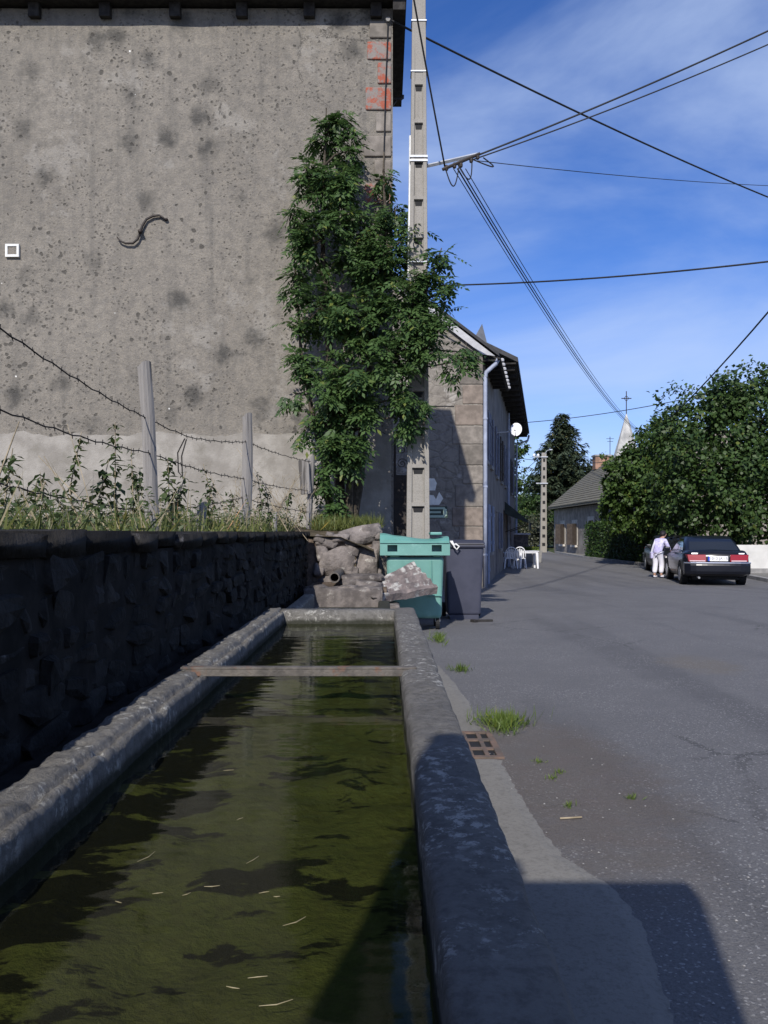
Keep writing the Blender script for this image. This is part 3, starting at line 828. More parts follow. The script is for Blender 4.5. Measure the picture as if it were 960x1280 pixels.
# ------------------------------------------------------------------ rubble end wall beside the bins
ew = thing('rubble_wall', 'broken sunlit rubble wall end of large grey stones by the green bin', 'wall', (-.48, 10.75, 0))
mb = MB(); mb.hexa([(-.98, 10.42, 0), (-.07, 10.62, 0), (-.07, 11.05, 0), (-.98, 11.05, 0), (-.98, 10.46, 1.12), (-.10, 10.66, 1.12), (-.12, 11.05, 1.16), (-.98, 11.05, 1.18)]); mb.build('wall_core', M['rubble_mortar'], ew)
rst = [rock_mesh('rubble_block', M['rubble'], 20 + s) for s in range(7)]
def rs(px, py, w, h, rot=0, Y=10.58):
    p = P(px, py, Y)
    piece('stone', random.choice(rst), ew, p, (0, rot, random.uniform(-.1, .3)), (w / F * Y * 1.10, 0.17, h / F * Y * 1.12))
for a in [(421, 702, 38, 36, .1, 10.52), (449, 670, 50, 20, -.22, 10.62), (464, 664, 24, 14, .1, 10.66), (457, 703, 28, 32, 0, 10.62), (408, 678, 24, 13, .2, 10.52), (425, 672, 20, 10, -.2, 10.55), (402, 690, 14, 20, 0, 10.5),
          (440, 690, 14, 12, .3, 10.56), (438, 715, 18, 12, 0, 10.55), (456, 726, 30, 14, 0, 10.6), (436, 733, 22, 16, 0, 10.55), (410, 731, 24, 18, 0, 10.5), (470, 685, 10, 18, 0, 10.66), (472, 725, 10, 24, 0, 10.66), (398, 712, 12, 16, 0, 10.48),
          (399, 674, 12, 10, .3, 10.5), (414, 670, 12, 8, .2, 10.6), (441, 702, 8, 10, .4, 10.56), (472, 668, 10, 12, 0, 10.68), (450, 745, 40, 22, 0, 10.6), (420, 750, 36, 24, 0, 10.52), (472, 750, 16, 24, 0, 10.66)]: rs(*a)

# second, lower basin behind the trough, with stones, pipe and slab
lb = thing('stone_basin', 'small lower stone basin with a lit block end behind the trough', 'basin', (-.4, 7.5, 0))
beam('end_block', M['rubble'], lb, [(8.95, 0), (8.95, .3), (8.95, .565), (8.99, .60), (9.2, .61), (9.38, .60), (9.4, .55), (9.4, 0)], -0.86, -0.02, 0.06, 0.02, 9, axis='X')
mb = MB(); mb.b2(-0.86, 0.02, 5.80, 8.95, 0, 0.40); mb.b2(-0.86, -0.74, 5.8, 8.95, 0.38, 0.54); mb.b2(-0.06, 0.06, 5.8, 8.95, 0.38, 0.47); mb.build('trough_body', M['rim'], lb, bevel=0.02)
for (px, py, w, h, Y, mt) in [(400, 737, 26, 9, 9.15, 0), (435, 737, 24, 10, 9.2, 1), (452, 722, 52, 9, 9.75, 2), (462, 733, 34, 10, 9.5, 3), (440, 729, 26, 8, 9.6, 4), (466, 742, 22, 12, 9.1, 5)]:
    p = P(px, py, Y)
    o = bpy.data.objects.new('loose_stone', rst[mt]); C.objects.link(o)
    lab_ = ['flat stone at the retaining wall end of the basin block', 'flat stone in front of the open pipe', 'long flat stone behind the open pipe', 'stone wedged between basin end and tilted slab', 'small stone between the pipe and the long stone', 'stone tucked under the lower edge of the tilted slab'][mt]
    o.location = p; o.scale = (w / F * Y, 0.3, h / F * Y * 1.3); o.rotation_euler = (0, random.uniform(-.1, .1), random.uniform(-.2, .2))
    tag(o, lab_, 'stone', 'loose stones on the basin end')
mb = MB(); mb.b2(-.86, 0.03, 9.38, 10.5, 0, 0.58); mb.build('back_fill', M['rubble_mortar'], lb)
mb = MB(); c = P(418, 722, 9.35)
for r, mi in ((.058, 0),):
    n = 20; ring = []
    for (rr, yy) in ((.060, 0), (.060, 1.3), (.046, 1.3), (.046, 0)):
        for k in range(n):
            a = 2 * math.pi * k / n; ring.append((c.x + rr * math.cos(a), c.y + yy, c.z + rr * math.sin(a)))
    mb.add(ring, [(j * n + k, j * n + (k + 1) % n, ((j + 1) % 4) * n + (k + 1) % n, ((j + 1) % 4) * n + k) for j in (0, 2, 3) for k in range(n)])
tag(mb.build('drain_pipe', M['barsteel'], smooth=False), 'short dark open pipe poking out of the rubble wall', 'pipe')

# tilted stone slab leaning against the green bin
A, B, Cc, D = P(470, 752, 9.30), P(516, 752, 9.30), P(548, 731, 10.02), P(514, 703, 10.12)
A2 = P(471, 729, 9.75)
e1 = (P(548, 731, 9.66) - P(484, 748, 9.18)); e1 = Vector((0.56, 0.42, 0.10)); e2 = Vector((-0.17, 0.50, 0.20))
e1n = e1.normalized(); e2 = (e2 - e1n * e2.dot(e1n)).normalized() * 0.52; nn = e1n.cross(e2.normalized())
mb = MB(); nu, nv = 18, 14; o0 = P(470, 741, 9.22); v = []
FL_, FR_, BR_, BL_ = P(468, 746, 9.2), P(547, 734, 9.86), P(517, 703, 10.12), P(471, 727, 9.75)
nn = (FR_ - FL_).cross(BL_ - FL_).normalized()
def slab_pt(i, j, k):
    u, w = i / nu, j / nv
    p = FL_.lerp(FR_, u).lerp(BL_.lerp(BR_, u), w)
    rid = 0.016 * math.sin(w * 27 + 1.5 * fbm((u * 3, w * 3, 0), 1, 2)) if k else 0
    d = noise.noise_vector(p * 8) * 0.010 + noise.noise_vector(p * 25) * 0.006
    return p + nn * ((0.0 if k else -0.085) + rid) + d
top = [[slab_pt(i, j, 1) for i in range(nu + 1)] for j in range(nv + 1)]
bot = [[slab_pt(i, j, 0) for i in range(nu + 1)] for j in range(nv + 1)]
v = [p for r in top for p in r] + [p for r in bot for p in r]; W = nu + 1; O = W * (nv + 1)
f = [(j * W + i, j * W + i + 1, (j + 1) * W + i + 1, (j + 1) * W + i) for j in range(nv) for i in range(nu)]
f += [tuple(O + q for q in reversed(fc)) for fc in f[:]]
for i in range(nu): f += [(i + 1, i, O + i, O + i + 1), (nv * W + i, nv * W + i + 1, O + nv * W + i + 1, O + nv * W + i)]
for j in range(nv): f += [(j * W, (j + 1) * W, O + (j + 1) * W, O + j * W), ((j + 1) * W + nu, j * W + nu, O + j * W + nu, O + (j + 1) * W + nu)]
mb.add(v, f)
tag(mb.build('stone_slab', M['slabstone']), 'tilted ridged stone slab leaning against the green bin', 'slab')
mb = MB(); mb.b2(-.10, .18, 9.2, 9.75, 0, .40)
tag(mb.build('stone_block', M['rubble'], bevel=0.04), 'rough stone block propping up the tilted slab', 'stone block')

# drain grate
dg = thing('drain_grate', 'rusty cast iron drain grate set in the apron beside the trough', 'drain', (.5, 4.7, 0))
gx0, gx1, gy0, gy1 = 0.30, 0.635, 4.42, 5.0
mb = MB()
mb.b2(gx0, gx1, gy0, gy0 + .035, .005, .016); mb.b2(gx0, gx1, gy1 - .035, gy1, .005, .016); mb.b2(gx0, gx0 + .03, gy0 + .035, gy1 - .035, .005, .016); mb.b2(gx1 - .035, gx1, gy0 + .035, gy1 - .035, .005, .016)
mb.build('frame', M['rust'], dg)
for k in range(1, 4):
    mb = MB(); x = gx0 + (gx1 - gx0) * k / 4; mb.b2(x - .012, x + .012, gy0 + .035, gy1 - .035, .006, .0145); mb.build('bar', M['rust'], dg)
for k in range(1, 3):
    mb = MB(); y = gy0 + (gy1 - gy0) * k / 3; mb.b2(gx0 + .03, gx1 - .035, y - .018, y + .018, .006, .015); mb.build('bar', M['rust'], dg)
mb = MB(); mb.b2(gx0 + .01, gx1 - .01, gy0 + .01, gy1 - .01, .0045, .0055); mb.build('pit', M['rubber'], dg)

# ------------------------------------------------------------------ tall rendered house
HY = 13.0; HX1 = 0.135; HX0 = -9.5; HB = 15.6
ZW = 9.30
h1 = thing('tall_house', 'tall grey house with pitted render, S shaped wall tie and red corner stones', 'house', ((HX0 + HX1) / 2, HY, 0))
mb = MB()
nxw, nzw = 90, 60      # gently uneven front face
v = []
for j in range(nzw + 1):
    for i in range(nxw + 1):
        x = HX0 + (HX1 - HX0) * i / nxw; z = ZW * j / nzw
        d = 0.0 if i in (0, nxw) else 0.018 * fbm((x * 0.9, z * 0.9, 4), 1, 3)
        v.append((x, HY + d, z))
mb.add(v, [(j * (nxw + 1) + i, j * (nxw + 1) + i + 1, (j + 1) * (nxw + 1) + i + 1, (j + 1) * (nxw + 1) + i) for j in range(nzw) for i in range(nxw)])
mb.add([(HX1, HY, 0), (HX1, HB, 0), (HX1, HB, ZW), (HX1, HY, ZW), (HX0, HY, 0), (HX0, HB, 0), (HX0, HB, ZW), (HX0, HY, ZW)], [(0, 1, 2, 3), (5, 4, 7, 6), (1, 5, 6, 2)])
mb.build('wall', M['render'], h1)
# pale cement plinth, ragged upper edge
mb = MB(); n = 120; zt = P(0, 543, HY).z; fr_, v = [], []
for i in range(n + 1):
    x = HX0 + (HX1 - .02 - HX0) * i / n
    zz = zt + 0.07 * fbm((x * 1.3, 0, 2), 1, 4) + 0.035 * fbm((x * 9, 0, 1), 1, 3)
    v += [(x, HY - .032, 1.0), (x, HY - .030, zz), (x, HY + .03, zz + .015)]
mb.add(v, [(i * 3 + k, i * 3 + 3 + k, i * 3 + 4 + k, i * 3 + 1 + k) for i in range(n) for k in (0, 1)])
mb.build('plinth', M['plinth'], h1)
# eaves: soffit boards, rafter tails, roof
OV, OVX = 0.11, 0.19
mb = MB(); mb.b2(HX0 - .2, HX1 + OVX - .02, HY - 0.40, HY + .1, 9.335, 9.36); mb.build('soffit', M['darkwood'], h1)
for px in (-48, 40, 129, 217, 301, 386, 470):
    x = (px - 480) / F * 12.85
    mb = MB(); mb.hexa([(x - .085, HY - OV, 9.12), (x + .085, HY - OV, 9.12), (x + .085, HY + .05, 9.14), (x - .085, HY + .05, 9.14),
                        (x - .085, HY - OV, 9.338), (x + .085, HY - OV, 9.338), (x + .085, HY + .05, 9.338), (x - .085, HY + .05, 9.338)])
    mb.build('rafter_tail', M['darkwood'], h1, bevel=0.01)
mb = MB(); mb.b2(HX1 + .002, HX1 + OVX, HY - .27, HB + .05, 9.12, 9.33); mb.build('side_soffit', M['darkwood'], h1)
mb = MB(); e0 = (HX0 - .3, HY - .42, 9.362); e1_ = (HX1 + OVX + .02, HY - .42, 9.362); e2_ = (HX1 + OVX + .02, HB + .1, 9.362); e3_ = (HX0 - .3, HB + .1, 9.362)
rg = (HY + HB) / 2
mb.add([e0, e1_, e2_, e3_, (HX0 + 1, rg, 10.5), (HX1 - 1.2, rg, 10.5)], [(0, 1, 5, 4), (1, 2, 5), (2, 3, 4, 5), (3, 0, 4), (3, 2, 1, 0)]); mb.build('roof', M['darkroof'], h1)
# corner stones
for (x0, x1, y0, y1, m_) in [(459, 489, 52, 76, 'redquoin'), (472, 489, 78, 106, 'redquoin'), (457, 489, 109, 139, 'redquoin'), (470, 489, 141, 166, 'quoin'), (455, 489, 170, 197, 'quoin'), (468, 489, 200, 226, 'quoin'), (456, 489, 229, 256, 'redquoin'), (469, 489, 259, 286, 'quoin'), (455, 489, 289, 318, 'quoin'), (462, 489, 26, 49, 'quoin')]:
    a, b = P(x0, y1, HY), P(x1, y0, HY)
    mb = MB(); mb.b2(a.x, min(b.x, HX1 + .012), HY - .030, HY + .05, a.z + .01, b.z - .01); mb.build('quoin', M[m_], h1, bevel=0.018)
# iron S tie
pts = [P(x, y, HY - .05) for x, y in [(146, 296), (150, 301), (157, 304), (166, 304), (172, 299), (175, 291), (178, 282), (183, 274), (191, 270), (199, 269), (204, 272), (207, 275)]]
mb = MB(); mb.tube(pts, [.008, .013, .017, .019, .019, .019, .019, .019, .019, .017, .014, .010], 7)
mb.tube([P(175, 289, HY - .10), P(175, 289, HY + .02)], .035, 8); mb.tube([P(208, 274, HY - .055), P(208, 274, HY + .02)], .025, 6); mb.build('wall_tie', M['iron'], h1, smooth=True)
# white square vent frame
vf = MB(); a, b = P(8, 322, HY), P(25, 306, HY); w = .035
vf.b2(a.x, b.x, HY - .045, HY + .02, a.z, a.z + w); vf.b2(a.x, b.x, HY - .045, HY + .02, b.z - w, b.z); vf.b2(a.x, a.x + w, HY - .045, HY + .02, a.z + w, b.z - w); vf.b2(b.x - w, b.x, HY - .045, HY + .02, a.z + w, b.z - w)
vo = vf.build('vent', M['whitepaint'], h1)
mb = MB(); mb.b2(a.x + w, b.x - w, HY - .03, HY + .02, a.z + w, b.z - w); mb.build('vent_grille', M['render'], vo)
# service cable down the corner, insulator hook on the side
mb = MB(); mb.tube([P(485, 26, HY - .06), P(484, 60, HY - .05), P(482, 110, HY - .05), P(481, 150, HY - .05), P(479, 230, HY - .05), P(478, 330, HY - .05)], .012, 6); mb.build('service_cable', M['wire'], h1)
mb = MB(); mb.cyl(P(485, 25, HY - .06), (0, 1, 0), .035, .06, 12); mb.build('insulator', M['kerb'], h1)
mb = MB(); q = P(490, 124, 14.6); mb.tube([q + Vector((-.03, 0, 0)), q + Vector((.16, 0, 0)), q + Vector((.19, 0, .02)), q + Vector((.19, 0, .07))], .022, 7); mb.tube([q + Vector((-.02, 0, -.16)), q + Vector((.08, 0, -.02))], .014, 6); mb.build('hook', M['iron'], h1)
# low rear wing
mb = MB(); mb.b2(HX0 + 1, HX1 - .03, HB + .004, 20.5, -.1, 4.6); w_ = mb.build('rear_wing', M['render'], h1)
mb = MB(); mb.prism([(HX0 + .8, HB + .01, 4.6), (HX1 + .02, HB + .01, 4.6), ((HX0 + HX1) / 2, HB + .01, 6.2)], (0, 5.1, 0)); mb.build('wing_roof', M['darkroof'], w_)

# iron gate with scrolls between house and pole
gt = thing('iron_gate', 'dark iron yard gate with spiral scrolls under a pale lintel', 'gate', (.4, 13.2, 0))
gy = 13.25
mb = MB(); mb.b2(0.15, 0.42, gy - .06, gy + .12, P(0, 548, gy).z, P(0, 541, gy).z); mb.build('lintel', M['kerb'], gt)
for x in (.17, .40): 
    mb = MB(); mb.b2(x - .02, x + .02, gy, gy + .04, gz(13), 2.7); mb.build('gate_post', M['iron'], gt)
mb = MB(); mb.b2(.19, .38, gy + .01, gy + .03, 0.0, 2.1); mb.build('gate_panel', M['iron'], gt)
def spiral(cx, cz, r, turns=2.0):
    return [Vector((cx + r * (1 - t / 28) * math.cos(t / 28 * turns * 2 * math.pi), gy, cz + r * (1 - t / 28) * math.sin(t / 28 * turns * 2 * math.pi))) for t in range(27)]
for cz in (2.5, 2.28):
    mb = MB(); mb.tube(spiral(.285, cz, .085), .010, 6); mb.build('scroll', M['barsteel'], gt)

# ------------------------------------------------------------------ concrete utility pole
PY = 11.8
pole = thing('utility_pole', 'tall pale concrete utility pole with stepped recesses behind the green bin', 'utility pole', (P(522, 0, PY).x, PY, gz(PY)))
ztop = P(0, 3, PY).z
def pole_ring(z):
    t = z / ztop
    cxp = P(522 + 1.5 * t, 0, PY).x
    w = 0.345 + (0.185 - 0.345) * t; d = 0.26 + (0.16 - 0.26) * t
    return cxp, w, d
mb = MB()
def seg(xa0, xb0, ya0, yb0, za, xa1, xb1, ya1, yb1, zb): mb.hexa([(xa0, ya0, za), (xb0, ya0, za), (xb0, yb0, za), (xa0, yb0, za), (xa1, ya1, zb), (xb1, ya1, zb), (xb1, yb1, zb), (xa1, yb1, zb)])
c0, w0, d0 = pole_ring(0); c1, w1, d1 = pole_ring(ztop)
for s in (-1, 1):
    k0, k1 = .22 * w0, .24 * w1
    if s < 0: seg(c0 - w0 / 2, c0 - w0 / 2 + k0, PY - d0 / 2, PY + d0 / 2, gz(PY), c1 - w1 / 2, c1 - w1 / 2 + k1, PY - d1 / 2, PY + d1 / 2, ztop)
    else: seg(c0 + w0 / 2 - k0, c0 + w0 / 2, PY - d0 / 2, PY + d0 / 2, gz(PY), c1 + w1 / 2 - k1, c1 + w1 / 2, PY - d1 / 2, PY + d1 / 2, ztop)
seg(c0 - w0 * .30, c0 + w0 * .30, PY - d0 / 2 + .045, PY + d0 / 2 - .01, gz(PY), c1 - w1 * .28, c1 + w1 * .28, PY - d1 / 2 + .03, PY + d1 / 2 - .01, ztop)
mb.build('shaft', M['pole'], pole, bevel=0.008)
z = P(0, 634, PY).z; hz = []
while z < ztop - 1.2:
    cxp, w, d = pole_ring(z)
    mb = MB(); yf = PY - d / 2 + .004
    mb.hexa([(cxp - w * .29, yf, z + .012), (cxp + w * .29, yf, z + .012), (cxp + w * .29, yf + .07, z - .01), (cxp - w * .29, yf + .07, z - .01),
             (cxp - w * .29, yf, z + .06), (cxp + w * .29, yf, z + .06), (cxp + w * .29, yf + .07, z + .075), (cxp - w * .29, yf + .07, z + .075)])
    mb.build('rung', M['pole'], pole)
    mb = MB(); yw = PY - d / 2 + .045 - .012 * z / ztop
    mb.hexa([(cxp - w * .19, yw - .003, z - .075), (cxp + w * .19, yw - .003, z - .075), (cxp + w * .19, yw + .02, z - .075), (cxp - w * .19, yw + .02, z - .075),
             (cxp - w * .24, yw - .003, z + .01), (cxp + w * .24, yw - .003, z + .01), (cxp + w * .24, yw + .02, z + .01), (cxp - w * .24, yw + .02, z + .01)])
    mb.build('hole_shade', M['rubber'], pole)  # black trapezoid put in for the shadow under the rung
    z += 0.535
cxp, w, d = pole_ring(ztop - .6)
mb = MB(); cxp, w, d = pole_ring(ztop - .7); mb.b2(cxp - w * .27, cxp + w * .27, PY - d / 2 + .003, PY - d / 2 + .06, ztop - 1.15, ztop - .004); mb.build('head', M['pole'], pole)
for py in (30, 93, 199, 204, 330):
    z = P(0, py, PY).z; cxp, w, d = pole_ring(z); mb = MB(); t_ = .014 if py in (199, 204) else .008
    mb.b2(cxp - w / 2 - .012, cxp + w / 2 + .012, PY - d / 2 - .012, PY + d / 2 + .012, z - t_, z + t_); mb.build('strap', M['galv'], pole)
mb = MB(); mb.tube([P(513.5, 170, PY - .02), P(512.5, 260, PY - .02), P(511, 345, PY - .02), P(509, 420, PY - .02)], .024, 8); mb.build('conduit', M['whitepaint'], pole)
zb = P(0, 202, PY).z; br = P(580, 202, PY)
mb = MB(); mb.tube([P(530, 208, PY), P(538, 206.5, PY - .05), P(597, 193, PY - .33)], .028, 4)
mb.build('bracket_arm', M['galv'], pole)
for (px, py) in ((558, 210), (568, 207), (576, 206), (589, 200), (597, 196)):
    mb = MB(); q = P(px, py, PY - .35); mb.lathe([(.010, -.04), (.024, -.03), (.028, 0), (.022, .03), (.012, .04)], 10, q); mb.build('insulator', M['iron'], pole)
mb = MB(); mb.tube([P(553, 212, PY - .36), P(600, 192, PY - .36)], .022, 7); mb.build('cross_arm', M['iron'], pole)
def loop(a, b, drop, n=14, side=0):
    return [a.lerp(b, t / n) + Vector((side * math.sin(math.pi * t / n), 0, -drop * math.sin(math.pi * t / n))) for t in range(n + 1)]
for (a, b, dp, sd) in (((556, 208), (574, 206), .28, .02), ((572, 205), (590, 199), .24, .06), ((588, 198), (604, 197), .12, .22)):
    mb = MB(); mb.tube(loop(P(*a, PY - .36), P(*b, PY - .36), dp, side=sd), .009, 6); mb.build('jumper_loop', M['wire'], pole)

# ------------------------------------------------------------------ overhead wires
def wire(label, a, b, r=.011, sag=0.1, n=24, group=None):
    mb = MB(); pts = []
    for i in range(n + 1):
        t = i / n; p = a.lerp(b, t); p.z -= sag * 4 * t * (1 - t); pts.append(p)
    mb.tube(pts, r, 5)
    return tag(mb.build('overhead_wire', M['wire'], smooth=True), label, 'wire', group)
wire('thick cable running from the tall house eaves across the sky', P(490, 26, HY - .08), P(1120, 305, 26), .018, .25)
wire('upper of two parallel cables rising from the pole bracket', P(590, 197, PY - .36), P(1130, -43, 11.5), .013, .08)
wire('lower of two parallel cables rising from the pole bracket', P(590, 200, PY - .36), P(1130, -22, 11.5), .010, .10)
wire('thin wire running nearly level from the pole bracket', P(597, 201, PY - .36), P(1100, 234, 20), .006, .12)
for dx_, r, lab in ((-5, .0065, 'outermost'), (0, .011, 'thickest'), (4, .009, 'middle'), (10, .0065, 'innermost')):
    wire(lab + ' wire of the bundle running from the pole bracket to the far trees', P(572 + dx_, 211, PY - .36), P(818 + dx_ * .35, 548, 52), r, 0.9)
wire('twisted dark cable crossing level from the second house', P(541, 357, 21.0), P(1080, 312, 16), .020, .14)
wire('cable sloping down in front of the lime tree to the farmhouse chimney', P(1060, 270, 15), P(738, 578, 61.3), .022, 1.3)
wire('slack wire from the street houses towards the lime tree', P(646, 529, 38), P(905, 488, 33), .016, .18)
wire('steep service wire dropping to the pole bracket from above', P(512, -30, 10.2), P(556, 208, PY - .36), .012, .02)
wire('faint wire between street houses and far pole', P(640, 571, 44), P(676, 575, 62), .018, .05)
wire('lower faint wire between street houses and far pole', P(640, 598, 44), P(676, 570, 62), .018, .1)

# ------------------------------------------------------------------ second house: stone gable on the street corner
GY = 22.2
def street(s, base=(2.6, GY)):   # point s metres along the street facade
    return Vector((base[0] + 0.188 * s, base[1] + 0.982 * s, 0))
h2 = thing('corner_house', 'stone gabled corner house with drainpipe, reddish quoins and patched limewash', 'house', (0, GY, gz(GY)))
ze = P(0, 436, GY).z
mb = MB(); mb.prism([(-4.2, GY, gz(GY)), (2.6, GY, gz(GY)), (2.6, GY, ze), (-0.75, GY, ze + 3.35 * .76), (-4.2, GY, ze)], (0, .45, 0)); mb.build('gable_wall', M['house2'], h2)
S2 = Frame((2.6, GY, 0), (0.188, 0.982, 0), (0.982, -0.188, 0))
L2 = 4.9; zg = gz(GY) - .1
ops = [(0.9, 1.9, zg, 2.0), (2.9, 4.0, 0.6, 2.0), (1.0, 1.9, 3.2, 4.7), (3.1, 4.0, 3.2, 4.7)]
mb = MB(); S2.wall(mb, 0.46, L2, zg, ze, .4, ops); mb.build('street_wall', M['streetwall'], h2)
def fill_window(fr, house, o, mt='shutter', door=False, shut=True):
    s0, s1, z0, z1 = o
    if door:
        mb = MB(); fr.box(mb, s0 + .05, s1 - .05, z0 + .02, z1 - .05, -.16, -.11); d = mb.build('door', M['doorblue'], house)
        mb = MB()
        for k in (0, 1):
            fr.box(mb, s0 + .12 + k * (s1 - s0) / 2, s0 + k * (s1 - s0) / 2 + (s1 - s0) / 2 - .08, z0 + .3, z1 - .3, -.11, -.095)
        mb.build('door_panel', M['doorblue'], d)
    else:
        mb = MB(); fr.box(mb, s0, s1, z0, z1, -.22, -.20); w_ = mb.build('window', M['glassdark'], house)
        mb = MB(); fr.box(mb, s0, s1, z0, z0 + .05, -.20, -.15); fr.box(mb, s0, s1, z1 - .05, z1, -.20, -.15); fr.box(mb, s0, s0 + .05, z0 + .05, z1 - .05, -.20, -.15); fr.box(mb, s1 - .05, s1, z0 + .05, z1 - .05, -.20, -.15); fr.box(mb, (s0 + s1) / 2 - .03, (s0 + s1) / 2 + .03, z0 + .05, z1 - .05, -.20, -.15)
        mb.build('frame', M['whitepaint'], w_)
        mb = MB(); fr.box(mb, s0 - .08, s1 + .08, z0 - .10, z0 - .002, -.1, .07); mb.build('sill', M['kerb'], w_)
    if shut:
        hw = (s1 - s0) / 2
        for a, b in ((s0 - hw, s0 - .01), (s1 + .01, s1 + hw)):
            mb = MB(); fr.box(mb, a, b, z0, z1, .012, .05); sh = mb.build('shutter', M[mt], house)
            for q in (.2, .8):
                mb = MB(); fr.box(mb, a + .03, b - .03, z0 + (z1 - z0) * q - .05, z0 + (z1 - z0) * q + .05, .05, .065); mb.build('batten', M[mt], sh)
fill_window(S2, h2, ops[0], 'doorblue', True); fill_window(S2, h2, ops[1], 'doorblue'); fill_window(S2, h2, ops[2]); fill_window(S2, h2, ops[3])
# quoins up the corner
qz = gz(GY); kinds = ['quoin', 'quoin_orange', 'quoin_red', 'quoin_red', 'quoin', 'quoin', 'quoin', 'quoin', 'quoin_red', 'quoin_red', 'quoin', 'quoin', 'quoin', 'quoin']
k = 0
while qz < ze - .3:
    hh = (0.55, .50, .56, .52, .6, .5)[k % 6]; ww = (0.72, 0.52, 0.62, .80)[k % 4]
    if qz + hh > ze - .05: hh = ze - .05 - qz
    mb = MB(); mb.b2(2.6 - ww, 2.614, GY - .022, GY + .3, qz + .012, qz + hh - .012); mb.build('quoin', M[kinds[k % len(kinds)]], h2, bevel=0.02)
    qz += hh; k += 1
zs = P(0, 506, GY).z
mb = MB(); mb.b2(-4.2, 1.85, GY - .035, GY + .02, zs - .03, zs + .03); mb.build('string_course', M['house2'], h2)
# roof, verge board, gutter, pipe
mb = MB(); ov = .42
def roofslab(mbx, y0, y1, xe, zee, xr, zr, t=.09, skew=0.0):
    mbx.hexa([(xe, y0, zee), (xe + skew, y1, zee), (xr + skew, y1, zr), (xr, y0, zr), (xe, y0, zee + t), (xe + skew, y1, zee + t), (xr + skew, y1, zr + t), (xr, y0, zr + t)])
xe2 = 2.6 + .42; zee2 = ze - .30
roofslab(mb, GY - .12, GY + 4.85, xe2, zee2 + .09, -.75, ze + 3.35 * .76 + .10, skew=.9)
roofslab(mb, GY - .12, GY + 4.85, -4.6, ze - .2, -.75, ze + 3.35 * .76 + .10, skew=.9)
rf = mb.build('roof', M['darkroof'], h2)
mb = MB(); sl = .76
mb.prism([(2.62 + .30, GY - .11, zee2 + .09), (2.62 - .02, GY - .11, ze - .17), (-.75, GY - .11, ze + 3.35 * .76 - .17), (-.75, GY - .11, ze + 3.35 * .76 + .09)], (0, .045, 0)); mb.build('verge_board', M['fascia'], h2)
mb = MB(); mb.prism([(3.05, GY + 1.6, 6.05), (2.2, GY + 1.6, 6.05), (2.78, GY + 1.6, 7.1)], (0, .5, 0)); mb.build('dormer_peak', M['slate_grey'], rf)
mb = MB()
for i in range(9):
    s = .05 + i * .58; q = S2.p(s, zee2 + .02, .44); mb.cyl(q, (0.188, .982, 0), .05, .5, 8)
gu = mb.build('gutter', M['darkwood'], h2)
for i in range(8):
    s = .1 + i * .62; mb = MB(); S2.box(mb, s - .05, s + .05, zee2 - .02, zee2 + .14, -.02, .42); mb.build('rafter_tail', M['darkwood'], h2)
    mb = MB(); q = S2.p(s + .25, zee2 + .05, .50); mb.lathe([(.02, -.05), (.055, -.03), (.06, .02), (.03, .05)], 8, q); mb.build('tile_end', M['fascia'], h2)
dp = [S2.p(.02, zee2 + .02, .42), S2.p(.02, zee2 - .10, .36), S2.p(.02, zee2 - .32, .10), S2.p(.02, zee2 - .45, .075), S2.p(.02, 3, .075), S2.p(.02, gz(GY), .075)]
mb = MB(); mb.tube(dp, .055, 10); pp = mb.build('drainpipe', M['zinc'], h2, smooth=True)
for z_ in (.6, 2.4, 4.2):
    mb = MB(); mb.cyl(S2.p(.02, z_, .075), (0, 0, 1), .066, .05, 10); mb.build('pipe_clip', M['zinc'], pp)

# ------------------------------------------------------------------ third building: café row with deep eaves
o3 = S2.p(L2 + .02, 0, 0); 
h3 = thing('street_house', 'long shaded street house with deep black eaves and cafe awning', 'house', (o3.x - 2, o3.y + 8, gz(30)))
S3 = Frame(o3, (0.188, 0.982, 0), (0.982, -0.188, 0)); L3 = 19.5; z3 = 6.55; zg3 = gz(30) - .02
ops3 = [(1.2, 2.2, zg3, 1.9), (3.4, 4.6, .6, 1.9), (6.5, 8.6, zg3, 2.1), (10.5, 11.8, .6, 1.9), (14.0, 15.0, zg3, 1.9)] + [(a, a + 1.0, 3.1, 4.7) for a in (1.3, 4.3, 7.4, 10.6, 13.8, 16.6)]
mb = MB(); S3.wall(mb, 0, L3, zg3, z3, .4, ops3); mb.build('street_wall', M['streetwall'], h3)
for i, o in enumerate(ops3): fill_window(S3, h3, o, 'shutter' if i % 3 else 'shutter_brown', door=o[2] < 0 and i != 2, shut=i not in (0, 2, 4))
mb = MB()
mb.hexa([S3.p(0, zg3, -7), S3.p(L3, zg3, -7), S3.p(L3, zg3, -.4), S3.p(0, zg3, -.4), S3.p(0, z3 - .05, -7), S3.p(L3, z3 - .05, -7), S3.p(L3, z3 - .05, -.4), S3.p(0, z3 - .05, -.4)]); mb.build('body', M['house2'], h3)
mb = MB(); S3.box(mb, -.15, L3 + .3, z3 + .002, z3 + .05, -.1, .72); mb.build('soffit', M['darkwood'], h3)
for i in range(16):
    s = .1 + i * 1.28; mb = MB(); S3.box(mb, s - .06, s + .06, z3 - .16, z3 + .001, -.02, .68); mb.build('rafter_tail', M['darkwood'], h3)
mb = MB(); a, b = -.2, L3 + .35
mb.hexa([S3.p(a, z3 + .052, .78), S3.p(b, z3 + .052, .78), S3.p(b, z3 + 2.2, -3.3), S3.p(a, z3 + 2.2, -3.3), S3.p(a, z3 + .20, .78), S3.p(b, z3 + .20, .78), S3.p(b, z3 + 2.35, -3.3), S3.p(a, z3 + 2.35, -3.3)])
